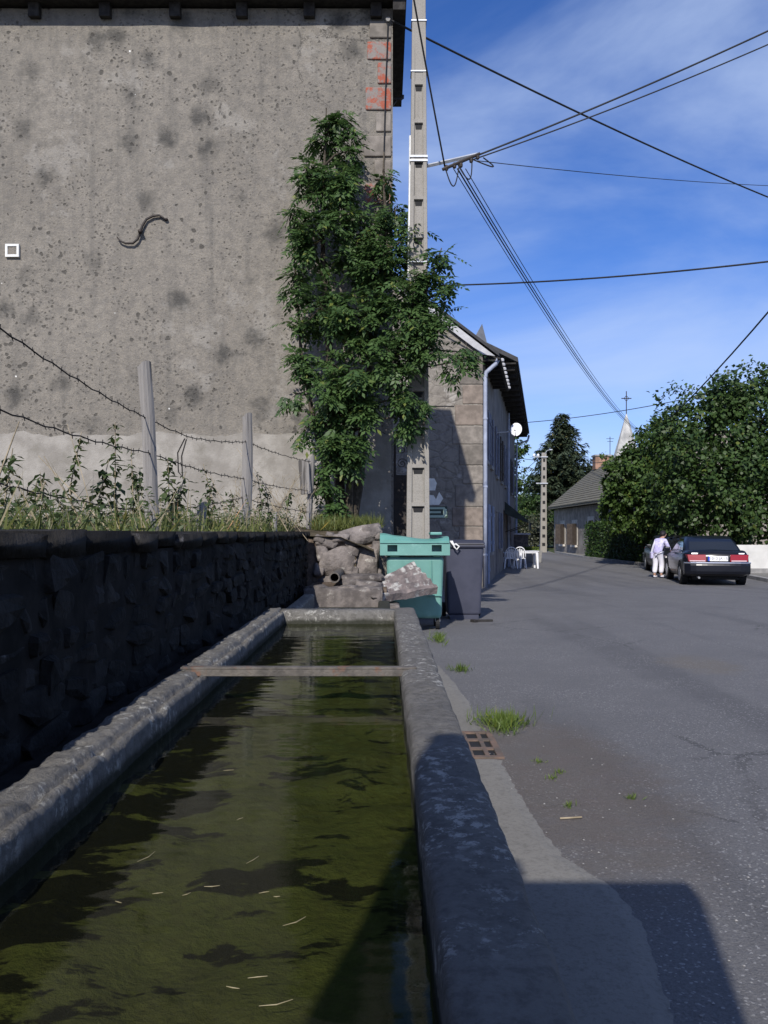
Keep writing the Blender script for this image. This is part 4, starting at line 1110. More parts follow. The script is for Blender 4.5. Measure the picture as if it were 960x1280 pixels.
mb.hexa([S3.p(a, z3 + .1, -7.2), S3.p(b, z3 + .1, -7.2), S3.p(b, z3 + 2.2, -3.3), S3.p(a, z3 + 2.2, -3.3), S3.p(a, z3 + .2, -7.2), S3.p(b, z3 + .2, -7.2), S3.p(b, z3 + 2.35, -3.3), S3.p(a, z3 + 2.35, -3.3)])
mb.build('roof', M['darkroof'], h3)
mb = MB(); mb.tube([S3.p(L3 - .1, z3 - .05, .78), S3.p(L3 - .1, z3 - .35, .70), S3.p(L3 - .1, z3 - .55, .10), S3.p(L3 - .1, zg3, .08)], .06, 8); mb.build('drainpipe', M['zinc'], h3)
mb = MB(); mb.tube([S3.p(9.5, z3 - .2, .08), S3.p(9.5, zg3, .08)], .05, 8); mb.build('drainpipe', M['zinc'], h3)
aw = thing('awning', 'dark canvas awning over the cafe front of the street house', 'awning', S3.p(9, 0, .3))
mb = MB(); mb.hexa([S3.p(7.6, 1.95, .0), S3.p(12, 1.95, .0), S3.p(12, 1.55, 1.0), S3.p(7.6, 1.55, 1.0), S3.p(7.6, 2.45, .0), S3.p(12, 2.45, .0), S3.p(12, 1.62, 1.0), S3.p(7.6, 1.62, 1.0)]); mb.build('canopy', M['awning'], aw)
mb = MB(); S3.box(mb, 7.6, 12, 1.30, 1.56, .96, 1.0); mb.build('valance', M['awning'], aw)
for s in (7.7, 11.9):
    mb = MB(); mb.tube([S3.p(s, 1.2, .02), S3.p(s, 1.55, .95)], .02, 6); mb.build('arm', M['iron'], aw)
# satellite dish
sd = thing('satellite_dish', 'white satellite dish sticking out under the eaves of the street house', 'satellite dish', P(640, 545, 28))
c = P(645, 537, 28.0); ax = Vector((-.25, -.9, .35)).normalized(); u_ = ax.cross(Vector((0, 0, 1))).normalized(); w_ = u_.cross(ax)
mb = MB(); ringv = []; nr, na = 5, 20
for r in range(nr + 1):
    for k in range(na):
        t = r / nr; ringv.append(c + (u_ * math.cos(2 * math.pi * k / na) * .20 + w_ * math.sin(2 * math.pi * k / na) * .25) * t + ax * (.06 * t * t - .06))
mb.add(ringv, [(r * na + k, r * na + (k + 1) % na, (r + 1) * na + (k + 1) % na, (r + 1) * na + k) for r in range(nr) for k in range(na)])
o = mb.build('reflector', M['whiteplastic'], sd, smooth=True); so = o.modifiers.new('solid', 'SOLIDIFY'); so.thickness = .02
mb = MB(); mb.tube([c - w_ * .24, c + ax * .30 - w_ * .17], .010, 6); mb.cyl(c + ax * .31 - w_ * .16, ax, .025, .09, 8); mb.build('feed_arm', M['galv'], sd)
mb = MB(); s_near = S3.p((c.y - o3.y) / .982, c.z - .02, 0); mb.tube([c - ax * .03, c - ax * .10, Vector((s_near.x - .05, c.y + .15, c.z - .1))], .022, 6); mb.build('wall_mount', M['galv'], sd)

# wall-side direction sign behind the pole
sg = thing('direction_sign', 'white arrow boards above a dark green pale bordered panel behind the utility pole', 'sign', (P(527, 0, 13.0).x, 13.0, gz(13)))
sy = 13.0
def pl(name, pts, mat, yo=0.0, t=.015):
    mb = MB(); mb.prism([P(x, y, sy) + Vector((0, yo, 0)) for x, y in pts], (0, t, 0)); return mb.build(name, mat, sg)
mb = MB(); mb.tube([(P(526, 0, sy).x, sy + .05, gz(13)), (P(526, 0, sy).x, sy + .05, 2.2)], .03, 10); mb.build('post', M['galv'], sg)
pl('arrow_board', [(520, 598), (543, 598), (546, 604), (544, 613), (520, 613)], M['whitepaint'])
ab = pl('arrow_board', [(520, 631), (520, 617), (542, 619), (545, 624), (549, 615), (554, 623), (549, 631)], M['whitepaint'])
gb = pl('panel', [(520, 633), (559, 633), (560, 647), (556, 648), (520, 648)], M['signgreen'])
fr_pts = [((520, 634), (556, 636.5)), ((520, 644), (556, 647))]
for (a, b) in fr_pts: pl('border', [(a[0], a[1]), (b[0], a[1]), (b[0], b[1]), (a[0], b[1])], M['signpale'], -.006, .006)
pl('border', [(554, 634.5), (558.5, 636.5), (558.5, 644.5), (554, 647)], M['signpale'], -.0055, .0055)
pl('border', [(520, 639), (551, 639), (551, 641.5), (520, 641.5)], M['signpale'], -.006, .006)

# ------------------------------------------------------------------ wheelie bins
gb_ = thing('green_bin', 'large sea green wheeled bin with lipped lid behind the trough', 'bin', (P(520, 0, 10.3).x, 10.5, 0))
Y0 = 10.2; x0, x1 = P(483, 0, Y0).x, P(555, 0, Y0).x
cx_ = (x0 + x1) / 2; hw = (x1 - x0) / 2
mb = MB()
def frust(mb, cx, cy, z0, z1, w0, d0, w1, d1): mb.hexa([(cx - w0, cy - d0, z0), (cx + w0, cy - d0, z0), (cx + w0, cy + d0, z0), (cx - w0, cy + d0, z0), (cx - w1, cy - d1, z1), (cx + w1, cy - d1, z1), (cx + w1, cy + d1, z1), (cx - w1, cy + d1, z1)])
frust(mb, cx_, Y0 + .33, .14, .90, hw * .93, .27, hw, .32); mb.build('body', M['greenbin'], gb_, bevel=.045, segs=3)
zr0, zr1 = P(0, 694, Y0).z, P(0, 679, Y0).z
FR = Frame((P(475, 0, Y0).x, Y0 - .06, 0), (1, 0, 0), (0, -1, 0)); wl_ = P(562, 0, Y0).x - P(475, 0, Y0).x
mb = MB(); FR.wall(mb, 0, wl_, zr0, zr1, .03, [(.09, .21, zr0 + .045, zr1 - .02), (wl_ - .22, wl_ - .10, zr0 + .045, zr1 - .02)])
FR.box(mb, .02, .05, zr0, zr1, -.74, -.03); FR.box(mb, wl_ - .05, wl_ - .02, zr0, zr1, -.74, -.03); FR.box(mb, .05, wl_ - .05, zr0 + .03, zr1 - .005, -.74, -.12)
mb.build('rim_band', M['greenbin'], gb_)
mb = MB(); n = 16; v = []
for j in range(9):
    yy = Y0 - .075 + .80 * j / 8
    for i in range(n + 1):
        u = i / n; xx = P(475, 0, Y0).x + wl_ * u * .99
        zz = zr1 + .006 + (.115 - .05 * sstep(0, .25, u) + .02 * math.sin(u * 7)) * min(1, .35 + j * .5) - (.0 if j < 7 else .05)
        v.append((xx, yy, zz))
top_n = len(v); v += [(p[0], p[1], zr1 + .002) for p in v]
W = n + 1; f = [(j * W + i, j * W + i + 1, (j + 1) * W + i + 1, (j + 1) * W + i) for j in range(8) for i in range(n)]
f += [tuple(top_n + q for q in reversed(fc)) for fc in f[:]]
for i in range(n): f += [(i + 1, i, top_n + i, top_n + i + 1), (8 * W + i, 8 * W + i + 1, top_n + 8 * W + i + 1, top_n + 8 * W + i)]
for j in range(8): f += [(j * W, (j + 1) * W, top_n + (j + 1) * W, top_n + j * W), ((j + 1) * W + n, j * W + n, top_n + j * W + n, top_n + (j + 1) * W + n)]
mb.add(v, f); lid = mb.build('lid', M['greenbin_dark'], gb_, bevel=.01)
mb = MB(); a = P(538, 668, Y0).x; mb.b2(a, a + .14, Y0 - .02, Y0 + .4, zr1 + .10, zr1 + .135); mb.build('hinge_cover', M['greenbin_dark'], lid, bevel=.01)
mb = MB(); mb.b2(cx_ + hw * .56, cx_ + hw * .575, Y0 - .012, Y0 + .02, .55, .86); mb.build('rib', M['greenbin_dark'], gb_)
mb = MB(); mb.b2(cx_ + hw * .45, cx_ + hw * .93, Y0 + .018, Y0 + .05, .42, .435); mb.build('rib', M['greenbin_dark'], gb_)
for xx in (cx_ - hw * .8, cx_ + hw * .8):
    for yy in (Y0 + .14, Y0 + .52):
        mb = MB(); mb.cyl((xx, yy, .075), (1, 0, 0), .075, .045, 18); w_ = mb.build('wheel', M['rubber'], gb_, smooth=False)
        mb = MB(); mb.b2(xx - .03, xx + .03, yy - .03, yy + .03, .10, .16); mb.build('caster_fork', M['galv'], w_)

gr = thing('grey_bin', 'slate grey two wheeled bin with litter tag standing beside the green bin', 'bin', (1.13, 11.75, gz(11.7)))
Y1 = 11.45; g0 = gz(11.7); xa, xb = P(555, 0, Y1).x, P(607, 0, Y1).x; cx_ = (xa + xb) / 2; hw = (xb - xa) / 2
mb = MB(); frust(mb, cx_, Y1 + .33, g0 + .06, 1.00, hw * .80, .24, hw * .93, .31); mb.build('body', M['greybin'], gr, bevel=.035, segs=3)
mb = MB(); mb.b2(cx_ - hw * .98, cx_ + hw * .98, Y1 - .01, Y1 + .67, .985, 1.03); mb.build('rim', M['greybin_lid'], gr, bevel=.012)
mb = MB(); frust(mb, cx_, Y1 + .33, 1.034, 1.09, hw, .355, hw * .9, .30); mb.build('lid', M['greybin_lid'], gr, bevel=.02)
mb = MB(); mb.tube([(cx_ - hw * .8, Y1 + .72, 1.03), (cx_ + hw * .8, Y1 + .72, 1.03)], .016, 8); mb.build('handle', M['greybin_lid'], gr)
for s in (-1, 1):
    mb = MB(); mb.cyl((cx_ + s * hw * .86, Y1 + .58, g0 + .10), (1, 0, 0), .10, .05, 20); w_ = mb.build('wheel', M['rubber'], gr)
    mb = MB(); mb.cyl((cx_ + s * hw * .86, Y1 + .58, g0 + .10), (1, 0, 0), .045, .056, 12); mb.build('hub', M['galv'], w_)
mb = MB(); mb.b2(cx_ - hw * .7, cx_ + hw * .7, Y1 + .07, Y1 + .12, g0, g0 + .065); mb.build('foot', M['greybin'], gr)
mb = MB(); mb.tube([P(565, 676, Y1 - .05), P(568, 684, Y1 - .06), P(571, 687, Y1 - .06), P(574, 683, Y1 - .06), P(570, 680, Y1 - .06), P(566, 681, Y1 - .05), P(563, 676, Y1 - .05)], .012, 6)
tag(mb.build('litter_strip', M['whitepaint'], smooth=True), 'crumpled white strip of litter caught on the grey bin lid', 'litter')
# small drop pedal debris by the bin
mb = MB(); q = P(600, 771, 10.9); mb.box((q.x + .06, 11.2, g0 + .02), (.30, .05, .03), (0, 0, .2)); mb.box((q.x - .05, 11.15, g0 + .02), (.06, .10, .04), (0, 0, .5))
tag(mb.build('wood_scrap', M['darkwood'], bevel=.005), 'dark broken wood scrap on the asphalt by the grey bin wheel', 'wood scrap')

# ------------------------------------------------------------------ fence posts and barbed wire
def wood_post(label, top, bot, r0, r1, group=None, cat='fence post', name='fence_post'):
    mb = MB(); n = 12; ns = 14; v = []
    for j in range(ns + 1):
        t = j / ns; c = bot.lerp(top, t); c = c + Vector((0.012 * math.sin(t * 4 + r0 * 90), 0, 0)); r = r0 + (r1 - r0) * t
        for k in range(n):
            a = 2 * math.pi * k / n
            rr = r * (1 + .16 * noise.noise(Vector((math.cos(a) * 2, math.sin(a) * 2, t * 1.5 + r0 * 70))) + .10 * math.cos(5 * a + 1))
            cut = (.05 * math.cos(a + .6) if j == ns else 0)
            v.append((c.x + rr * math.cos(a), c.y + rr * math.sin(a), c.z + cut * r * 14))
    f = [(j * n + k, j * n + (k + 1) % n, (j + 1) * n + (k + 1) % n, (j + 1) * n + k) for j in range(ns) for k in range(n)]
    f += [tuple(range(n - 1, -1, -1)), tuple(range(ns * n, ns * n + n))]
    mb.add(v, f)
    return tag(mb.build(name, M['wood']), label, cat, group)
def foot(px, Y, drop=.12): return Vector(((px - 480) / F * Y, Y, 1.08))
wood_post('tallest weathered fence post, leaning, split at its top', P(179, 457, 6.2), foot(194, 6.2), .052, .047)
wood_post('second tall weathered fence post with flat top on the bank', P(309, 520, 9.0), foot(306, 9.0), .062, .050)
wood_post('thin fence stake where the barbed wire ends near the tree', P(389, 571, 11.4), foot(387, 11.4), .042, .036)
wood_post('short grey stump of a post between the two tall posts', P(251, 631, 7.2), foot(250, 7.2), .048, .040)
wood_post('tiny pale pointed stake among the weeds', P(344, 641, 9.3), foot(345, 9.3), .030, .020)
mb = MB(); a = P(381, 577, 11.3); mb.box((a.x, a.y, a.z - .21), (.14, .05, .46), (0, -.08, 0)); tag(mb.build('wood_board', M['wood'], bevel=.008), 'short dark board hanging on the barbed wire', 'board')
def barbed(label, knots, sag=.03):
    mb = MB(); pts = []
    for (a, b) in zip(knots, knots[1:]):
        L = (b - a).length; n = max(6, int(L / .12))
        for i in range(n):
            t = i / n; p = a.lerp(b, t); p.z -= sag * 4 * t * (1 - t) * L / 3 + .006 * math.sin(i * 2.1); pts.append(p)
    pts.append(knots[-1]); mb.tube(pts, .0042, 5)
    for p, q in zip(pts[1::1], pts[2::1]):
        t = (q - p).normalized(); s1 = t.cross(Vector((0, .6, .8))).normalized()
        d = Vector((random.uniform(-.3, .3), random.uniform(-.5, .5), 1)).normalized()
        if random.random() < .85: mb.tube([p - d * .018 + t * .006, p + d * .018 - t * .006], .0026, 4)
    return tag(mb.build('barbed_wire', M['barb']), label, 'barbed wire')
barbed('top strand of barbed wire strung along the fence posts', [P(-120, 330, 3.0), P(0, 410, 3.8), P(180, 521, 6.13), P(240, 547, 7.2), P(307, 552, 8.93), P(388, 577, 11.34)])
barbed('middle strand of barbed wire strung along the fence posts', [P(-120, 480, 3.0), P(0, 512, 3.8), P(186, 566, 6.13), P(304, 598, 8.93), P(386, 613, 11.34)])
barbed('lowest slack strand of barbed wire among the weeds', [P(-120, 600, 3.0), P(0, 604, 3.8), P(80, 622, 4.8), P(188, 640, 6.13), P(302, 622, 8.93), P(386, 640, 11.34)], .02)
mb = MB(); mb.tube([P(231, 548, 7.1), P(222, 566, 7.1), P(223, 590, 7.1), P(228, 596, 7.1), P(227, 570, 7.1), P(233, 549, 7.1)], .006, 5)
tag(mb.build('wire_hank', M['barb']), 'loop of rusty tie wire hanging from the top strand', 'wire loop')

# ------------------------------------------------------------------ weeds on the bank
def blades(name, mat, n, fx, h0, h1, w, lean=.5):
    pos, dr, ln = [], [], []
    while len(pos) < n:
        q = fx()
        if q is None: continue
        pos.append(q); a = random.uniform(0, 6.28); k = random.uniform(0, lean)
        dr.append((math.cos(a) * k, math.sin(a) * k, 1)); ln.append(random.uniform(h0, h1))
    pos, dr, ln = np.array(pos), np.array(dr), np.array(ln)
    nor = rand_unit(n); nor[:, 2] *= .2
    return leaves_mesh(name, mat, pos, dr, nor, ln, np.array([random.uniform(.7, 1.3) * w for _ in range(n)]), .1)
def bank_pt():
    y = random.uniform(2.2, 12.8); x = -1.16 - random.random() ** 1.4 * 3.2
    if y > 11.1: x = -.55 - random.random() * 4
    dens = .35 + .65 * max(0, .5 + fbm((x * 1.2, y * 1.2, 9), 1, 2))
    if random.random() > dens: return None
    return (x, y, bank_z(x, y) - .02)
def stuff(name, me, label, cat):
    o = link(name, me); return tag(o, label, cat, kind='stuff')
stuff('bank_grass', blades('bank_grass', M['grass'], 5200, bank_pt, .06, .30, .010, 1.1), 'rough green grass growing along the top of the bank', 'grass')
stuff('dry_grass', blades('dry_grass', M['straw'], 1100, bank_pt, .15, .50, .006, 1.0), 'dry straw coloured grass stalks on the bank', 'dry grass')
def end_pt():
    px = random.uniform(392, 474); Y = random.uniform(10.9, 12.6); x = (px - 480) / F * Y
    return (x, Y, bank_z(x, Y) + .08)
stuff('bank_end_grass', blades('bank_end_grass', M['grass'], 2200, end_pt, .10, .30, .011, 1.1), 'tousled yellow green grass above the rubble wall end', 'grass')
# low leafy weeds
def lowleaf(n, fx, hmax, size):
    p = []
    while len(p) < n:
        q = fx()
        if q: p.append((q[0], q[1], q[2] + random.random() ** 1.6 * hmax * (.4 + .9 * abs(fbm((q[0] * 1.5, q[1] * 1.5, 3), 1, 2)))))
    d = rand_unit(n); d[:, 2] = np.abs(d[:, 2]) * .4
    nr = rand_unit(n) * .6 + np.array([0, -.2, 1])
    return leaves_mesh('low_weeds', M['nettle'], np.array(p), d, nr, rng.uniform(.6, 1.3, n) * size, rng.uniform(.35, .55, n) * size)
stuff('low_weeds', lowleaf(11500, bank_pt, .50, .046), 'low leafy weeds and bindweed covering the bank', 'weeds')

def nettle(label, px, ptop, Y, lean=0.0, dens=26, bushy=1.0):
    base = Vector(((px - 480) / F * Y, Y, 1.08)); top = P(px + lean, ptop, Y)
    t = thing('nettle', label, 'weed', base, 'tall leafy weeds on the bank')
    ctrl = [base, base.lerp(top, .5) + Vector((random.uniform(-.10, .10), random.uniform(-.06, .06), 0)), top]
    def at(s): return ctrl[0].lerp(ctrl[1], s * 2) if s < .5 else ctrl[1].lerp(ctrl[2], s * 2 - 1)
    mb = MB(); mb.tube([at(i / 8) for i in range(9)], [.008 - .005 * i / 8 for i in range(9)], 5); mb.build('stem', M['twig'], t)
    pos, dr, nr, ln = [], [], [], []
    for i in range(dens):
        s = .18 + .82 * i / dens; p = at(s)
        for q in range(5):
            if random.random() < .35: continue
            a = random.uniform(0, 6.28); L = random.uniform(.045, .125) * (1.15 - .45 * s) * bushy
            pos.append(p + Vector((random.uniform(-.03, .03), random.uniform(-.03, .03), random.uniform(-.03, .03)))); dr.append((math.cos(a), math.sin(a), random.uniform(-1.3, .3))); nr.append((math.cos(a) * .3, math.sin(a) * .3, 1)); ln.append(L)
    me = leaves_mesh('leaves', M['nettle'], np.array(pos), np.array(dr), np.array(nr), np.array(ln), np.array(ln) * .52); link('leaves', me, t)
    return t
for a in [('tallest leafy weed rising left of the leaning fence post', 150, 528, 6.9, -6, 30, 1.0), ('slim leafy weed with drooping leaves on the bank', 100, 540, 6.4, 2, 26, .9), ('dense dark weed close behind the leaning fence post', 205, 572, 6.8, 5, 24, 1.1),
          ('leafy weed with dry seed head right of the leaning post', 232, 590, 7.0, 0, 20, 1.0), ('sprawling weed arching along the middle wire', 80, 590, 6.0, -30, 20, 1.0), ('broad leafy weed below the leaning weed stalks', 128, 575, 6.7, 8, 24, 1.2), ('leafy weed at the edge of the bank by the dry stalk', 8, 560, 5.2, 8, 18, .9),
          ('low weed clump beside the short stump', 268, 600, 7.6, 0, 18, 1.0), ('weed clump behind the second fence post', 330, 605, 9.6, 2, 20, 1.0), ('weed growing left of the thin end stake', 362, 612, 10.8, 0, 18, 1.0), ('bushy weed behind the leaning post foot', 175, 585, 7.3, 0, 22, 1.2), ('small weed rooted near the tall plinth crack', 45, 600, 6.2, 3, 18, 1.0),
          ('low weed with small leaves left of the second post', 285, 612, 8.6, 3, 18, .8), ('weed touching the lowest wire by the dry stalks', 62, 612, 5.6, 6, 18, .8), ('dark weed between the tall weed and the post', 168, 560, 7.4, -4, 24, .9), ('thin weed right of the short stump', 258, 580, 8.0, -4, 20, .7), ('low weed under the leaning dry stick', 30, 618, 5.0, -5, 16, .8), ('leafy weed under the wire loop', 222, 606, 6.6, 4, 18, .9), ('weed standing against the second post', 318, 590, 9.2, 3, 20, .8), ('weed before the tree foot', 376, 628, 11.6, 3, 16, .9)]: nettle(*a)
stk = [((0, 606, 5.0), (24, 527, 5.0), .008), ((52, 612, 5.4), (30, 660, 5.4), .004), ((104, 655, 5.2), (55, 570, 5.2), .005), ((26, 661, 4.8), (57, 602, 4.8), .010), ((92, 660, 5.5), (110, 618, 5.5), .009), ((150, 660, 6), (182, 624, 6), .007), ((128, 632, 5.8), (48, 570, 6.2), .006), ((112, 625, 6), (84, 530, 6.2), .004), ((330, 600, 9.5), (296, 560, 9.8), .005), ((300, 560, 9.5), (345, 610, 9.5), .004)]
for (a, b, r) in stk:
    mb = MB(); A_, B_ = P(*a), P(*b); A_, B_ = (A_, B_) if A_.z < B_.z else (B_, A_)
    A_ = A_.copy(); d = (A_ - B_); A_ = A_ + d.normalized() * max(0, (A_.z - 1.1)) * .9
    if A_.z > 1.12: A_.z = 1.10
    mid = A_.lerp(B_, .55) + Vector((random.uniform(-.03, .03), 0, random.uniform(-.02, .02)))
    mb.tube([A_, mid, B_], [r, r * .85, r * .4], 5)
    tag(mb.build('dry_stalk', M['twig']), 'bare dry plant stalk leaning among the bank weeds', 'stalk', 'dry stalks on the bank')
# dry scribbly weeds against the plinth
for (px, Y, lab_) in ((330, 10.2, 'right of the second tall post'), (362, 11.0, 'just before the thin end stake'), (300, 9.8, 'right behind the second tall post'), (395, 12.0, 'beside the ash tree foot')):
    mb = MB(); b = Vector(((px - 480) / F * Y, Y, 1.1))
    for k in range(16):
        a = random.uniform(0, 6.28); h = random.uniform(.35, .85); q = b + Vector((math.cos(a) * h * .55, math.sin(a) * .2, h)); m_ = b.lerp(q, .5) + Vector((random.uniform(-.05, .05), 0, .06))
        mb.tube([b, m_, q], [.004, .003, .0018], 4)
        for _ in range(3):
            t_ = random.uniform(.5, 1); s_ = m_.lerp(q, t_); mb.tube([s_, s_ + Vector((random.uniform(-.12, .12), random.uniform(-.05, .05), random.uniform(.03, .12)))], .0018, 4)
    tag(mb.build('dry_weed', M['twig']), 'brown twiggy dry weed ' + lab_, 'weed', 'dry twiggy weeds by the plinth')

# grass tuft by the drain, small weeds in the cracks
def tuft(label, cx, cy, rx, ry, n, h, w=.006, name='grass_tuft'):
    def fx():
        a = random.uniform(0, 6.28); r = abs(random.gauss(0, .55)) * (1 + .5 * math.sin(3 * a + cx * 9))
        return (cx + rx * r * math.cos(a), cy + ry * r * math.sin(a), .004)
    me = blades(name, M['tuft'], n, fx, h * .2, h, w, 1.3)
    o = link(name, me); return tag(o, label, 'grass', 'grass growing in the asphalt')
tuft('bright green grass tuft beyond the rusty drain', .73, 5.15, .15, .20, 1000, .13, .005)
tuft('thin grass growing at the foot of the green bin', .60, 9.2, .07, .35, 240, .14)
tuft('weed sprig at the rim end of the trough shadow', .66, 7.2, .10, .10, 130, .10)
for (px, py) in [(700, 968), (675, 955), (790, 1000), (712, 1010), (690, 975), (640, 900)]:
    d = CZ * F / (py - HOR); tuft('tiny sparse grass sprig in the brown silt near the drain', (px - 480) / F * d, d, .035, .03, 40, .035, .004, 'grass_sprig')
# loose grit on the asphalt
pos, f_, v_ = [], [], []
mb = MB()
for k in range(420):
    y = 1.9 + random.random() ** 1.6 * 9; x = .55 + random.random() ** 1.3 * (y * .5)
    s = random.uniform(.002, .0055); c = Vector((x, y, .006))
    mb.add([c + Vector((-s, -s, 0)) * random.uniform(.6, 1.2), c + Vector((s, -s * .8, 0)), c + Vector((s * .7, s, 0)), c + Vector((-s * .8, s * .7, 0)), c + Vector((0, 0, s * .8))], [(0, 1, 4), (1, 2, 4), (2, 3, 4), (3, 0, 4)])
tag(mb.build('grit', M['kerb']), 'pale loose grit scattered on the asphalt', 'grit', kind='stuff')
d = CZ * F / (1026 - HOR); mb = MB(); mb.tube([((700 - 480) / F * d, d, .010), ((728 - 480) / F * d, d + .01, .012)], .004, 6)
tag(mb.build('stick', M['twig']), 'short pale stick lying on the brown silt', 'stick')

# ------------------------------------------------------------------ ash tree against the tall house
ash = thing('ash_tree', 'young ash tree with compound leaves growing against the tall house', 'tree', (-.55, 12.1, 1.1))
clus = [(400, 165, 26, 42, 12.3), (415, 140, 12, 16, 12.3), (432, 190, 18, 40, 12.3), (378, 215, 24, 40, 12.3), (420, 235, 40, 45, 12.1), (365, 270, 16, 36, 12.2), (395, 300, 45, 50, 12.0), (450, 290, 42, 55, 12.1), (480, 215, 9, 36, 12.4), (494, 265, 20, 42, 12.2), (476, 330, 50, 50, 11.9),
        (362, 350, 16, 34, 12.1), (395, 385, 45, 48, 11.9), (455, 400, 60, 55, 11.8), (378, 455, 26, 30, 11.9), (430, 470, 58, 52, 11.7), (495, 450, 42, 48, 11.5), (400, 530, 32, 42, 11.7), (448, 515, 30, 30, 11.7), (515, 385, 36, 48, 11.45), (545, 320, 12, 28, 11.35), (556, 372, 15, 22, 11.35),
        (540, 415, 30, 30, 11.3), (574, 452, 20, 22, 11.2), (585, 440, 12, 10, 11.2), (408, 588, 16, 30, 11.7), (508, 495, 30, 26, 11.5), (366, 492, 16, 8, 11.9), (378, 540, 12, 10, 11.8), (508, 320, 18, 40, 11.9), (356, 405, 10, 10, 12.0), (520, 300, 8, 40, 12.0), (416, 640, 14, 16, 11.6), (534, 350, 22, 30, 11.4), (505, 520, 24, 16, 11.5), (432, 560, 24, 26, 11.65), (398, 610, 10, 24, 11.6), (450, 575, 12, 18, 11.7), (412, 560, 22, 24, 11.55)]
stems = [[(428, 668, 12.1), (418, 520, 12.1), (408, 400, 12.15), (402, 280, 12.2), (408, 135, 12.3)], [(440, 668, 12.1), (455, 520, 12.1), (470, 400, 12.2), (482, 290, 12.3), (480, 190, 12.4)],
         [(434, 668, 12.0), (440, 540, 11.9), (470, 460, 11.8), (520, 400, 11.5), (552, 310, 11.35)], [(422, 668, 12.0), (400, 560, 11.9), (375, 440, 12.0), (366, 300, 12.2)]]
mb = MB(); spts = []
for k, st_ in enumerate(stems):
    pts = [P(x, min(y, 640), Y) if y < 668 else Vector(((x - 480) / F * Y, Y, 1.05)) for x, y, Y in st_]
    fine = []
    for a, b in zip(pts, pts[1:]):
        for i in range(4): fine.append(a.lerp(b, i / 4) + Vector((random.uniform(-.02, .02), random.uniform(-.02, .02), 0)))
    fine.append(pts[-1]); r0 = .085 if k < 2 else .06
    mb.tube(fine, [r0 * (1 - .88 * i / (len(fine) - 1)) for i in range(len(fine))], 8); spts += fine
LP, LD, LN, LL, LW = [], [], [], [], []
area = sum(c[2] * c[3] for c in clus); NLEAF = 3700
for (px, py, rx, ry, Y) in clus:
    px += 6 * (px < 420); c = P(px, py, Y); Rx, Rz = rx / F * Y * .74, ry / F * Y * .88; Ry = min(.55, .5 * (Rx + Rz))
    # limb from the nearest stem point below
    cand = [s for s in spts if s.z < c.z + .1] or spts
    s0 = min(cand, key=lambda s: (s - c).length + max(0, s.z - c.z + .2))
    m_ = s0.lerp(c, .5) + Vector((0, 0, .06)); mb.tube([s0, m_, c], [.022, .015, .007], 5)
    nl = max(10, int(NLEAF * rx * ry / area))
    for _ in range(nl):
        if _ % 11 == 0: sd0 = Vector(rand_unit(1)[0]); sc0 = c + Vector((sd0.x * Rx, sd0.y * Ry, sd0.z * Rz)) * random.uniform(.35, .95)
        d = (sd0 * .6 + Vector(rand_unit(1)[0])).normalized()
        p = sc0 + Vector(rand_unit(1)[0]) * random.uniform(.02, .12)
        if p.y > HY - .16: p.y = HY - .16 - random.random() * .3
        if random.random() < .10: mb.tube([c, p], [.006, .003], 4)
        out = Vector((d.x, d.y * 1.0 - .35, d.z * .5 - .45 + random.uniform(-.3, .3))).normalized()
        L = random.uniform(.15, .27); up = (Vector((0, -.35, 1)) + Vector(rand_unit(1)[0]) * .45).normalized(); sd_ = out.cross(up).normalized(); up = sd_.cross(out)
        nlf = 4; 
        for q in range(nlf + 1):
            s = .25 + .75 * q / nlf; bp = p + out * L * s - Vector((0, 0, .05 * s * s))
            ll = random.uniform(.060, .125) * (1 - .15 * abs(s - .6))
            if q == nlf: dirs = [out]
            else: dirs = [out * .55 + sd_ * .85, out * .55 - sd_ * .85]
            for dd in dirs:
                LP.append(bp); LD.append(dd + Vector((0, 0, -.25))); LN.append(up + Vector(rand_unit(1)[0]) * .35); LL.append(ll); LW.append(ll * .44)
mb.build('trunk', M['bark'], ash, smooth=True)
link('crown', leaves_mesh('crown', M['ashleaf'], np.array(LP), np.array(LD), np.array(LN), np.array(LL), np.array(LW), .08), ash)

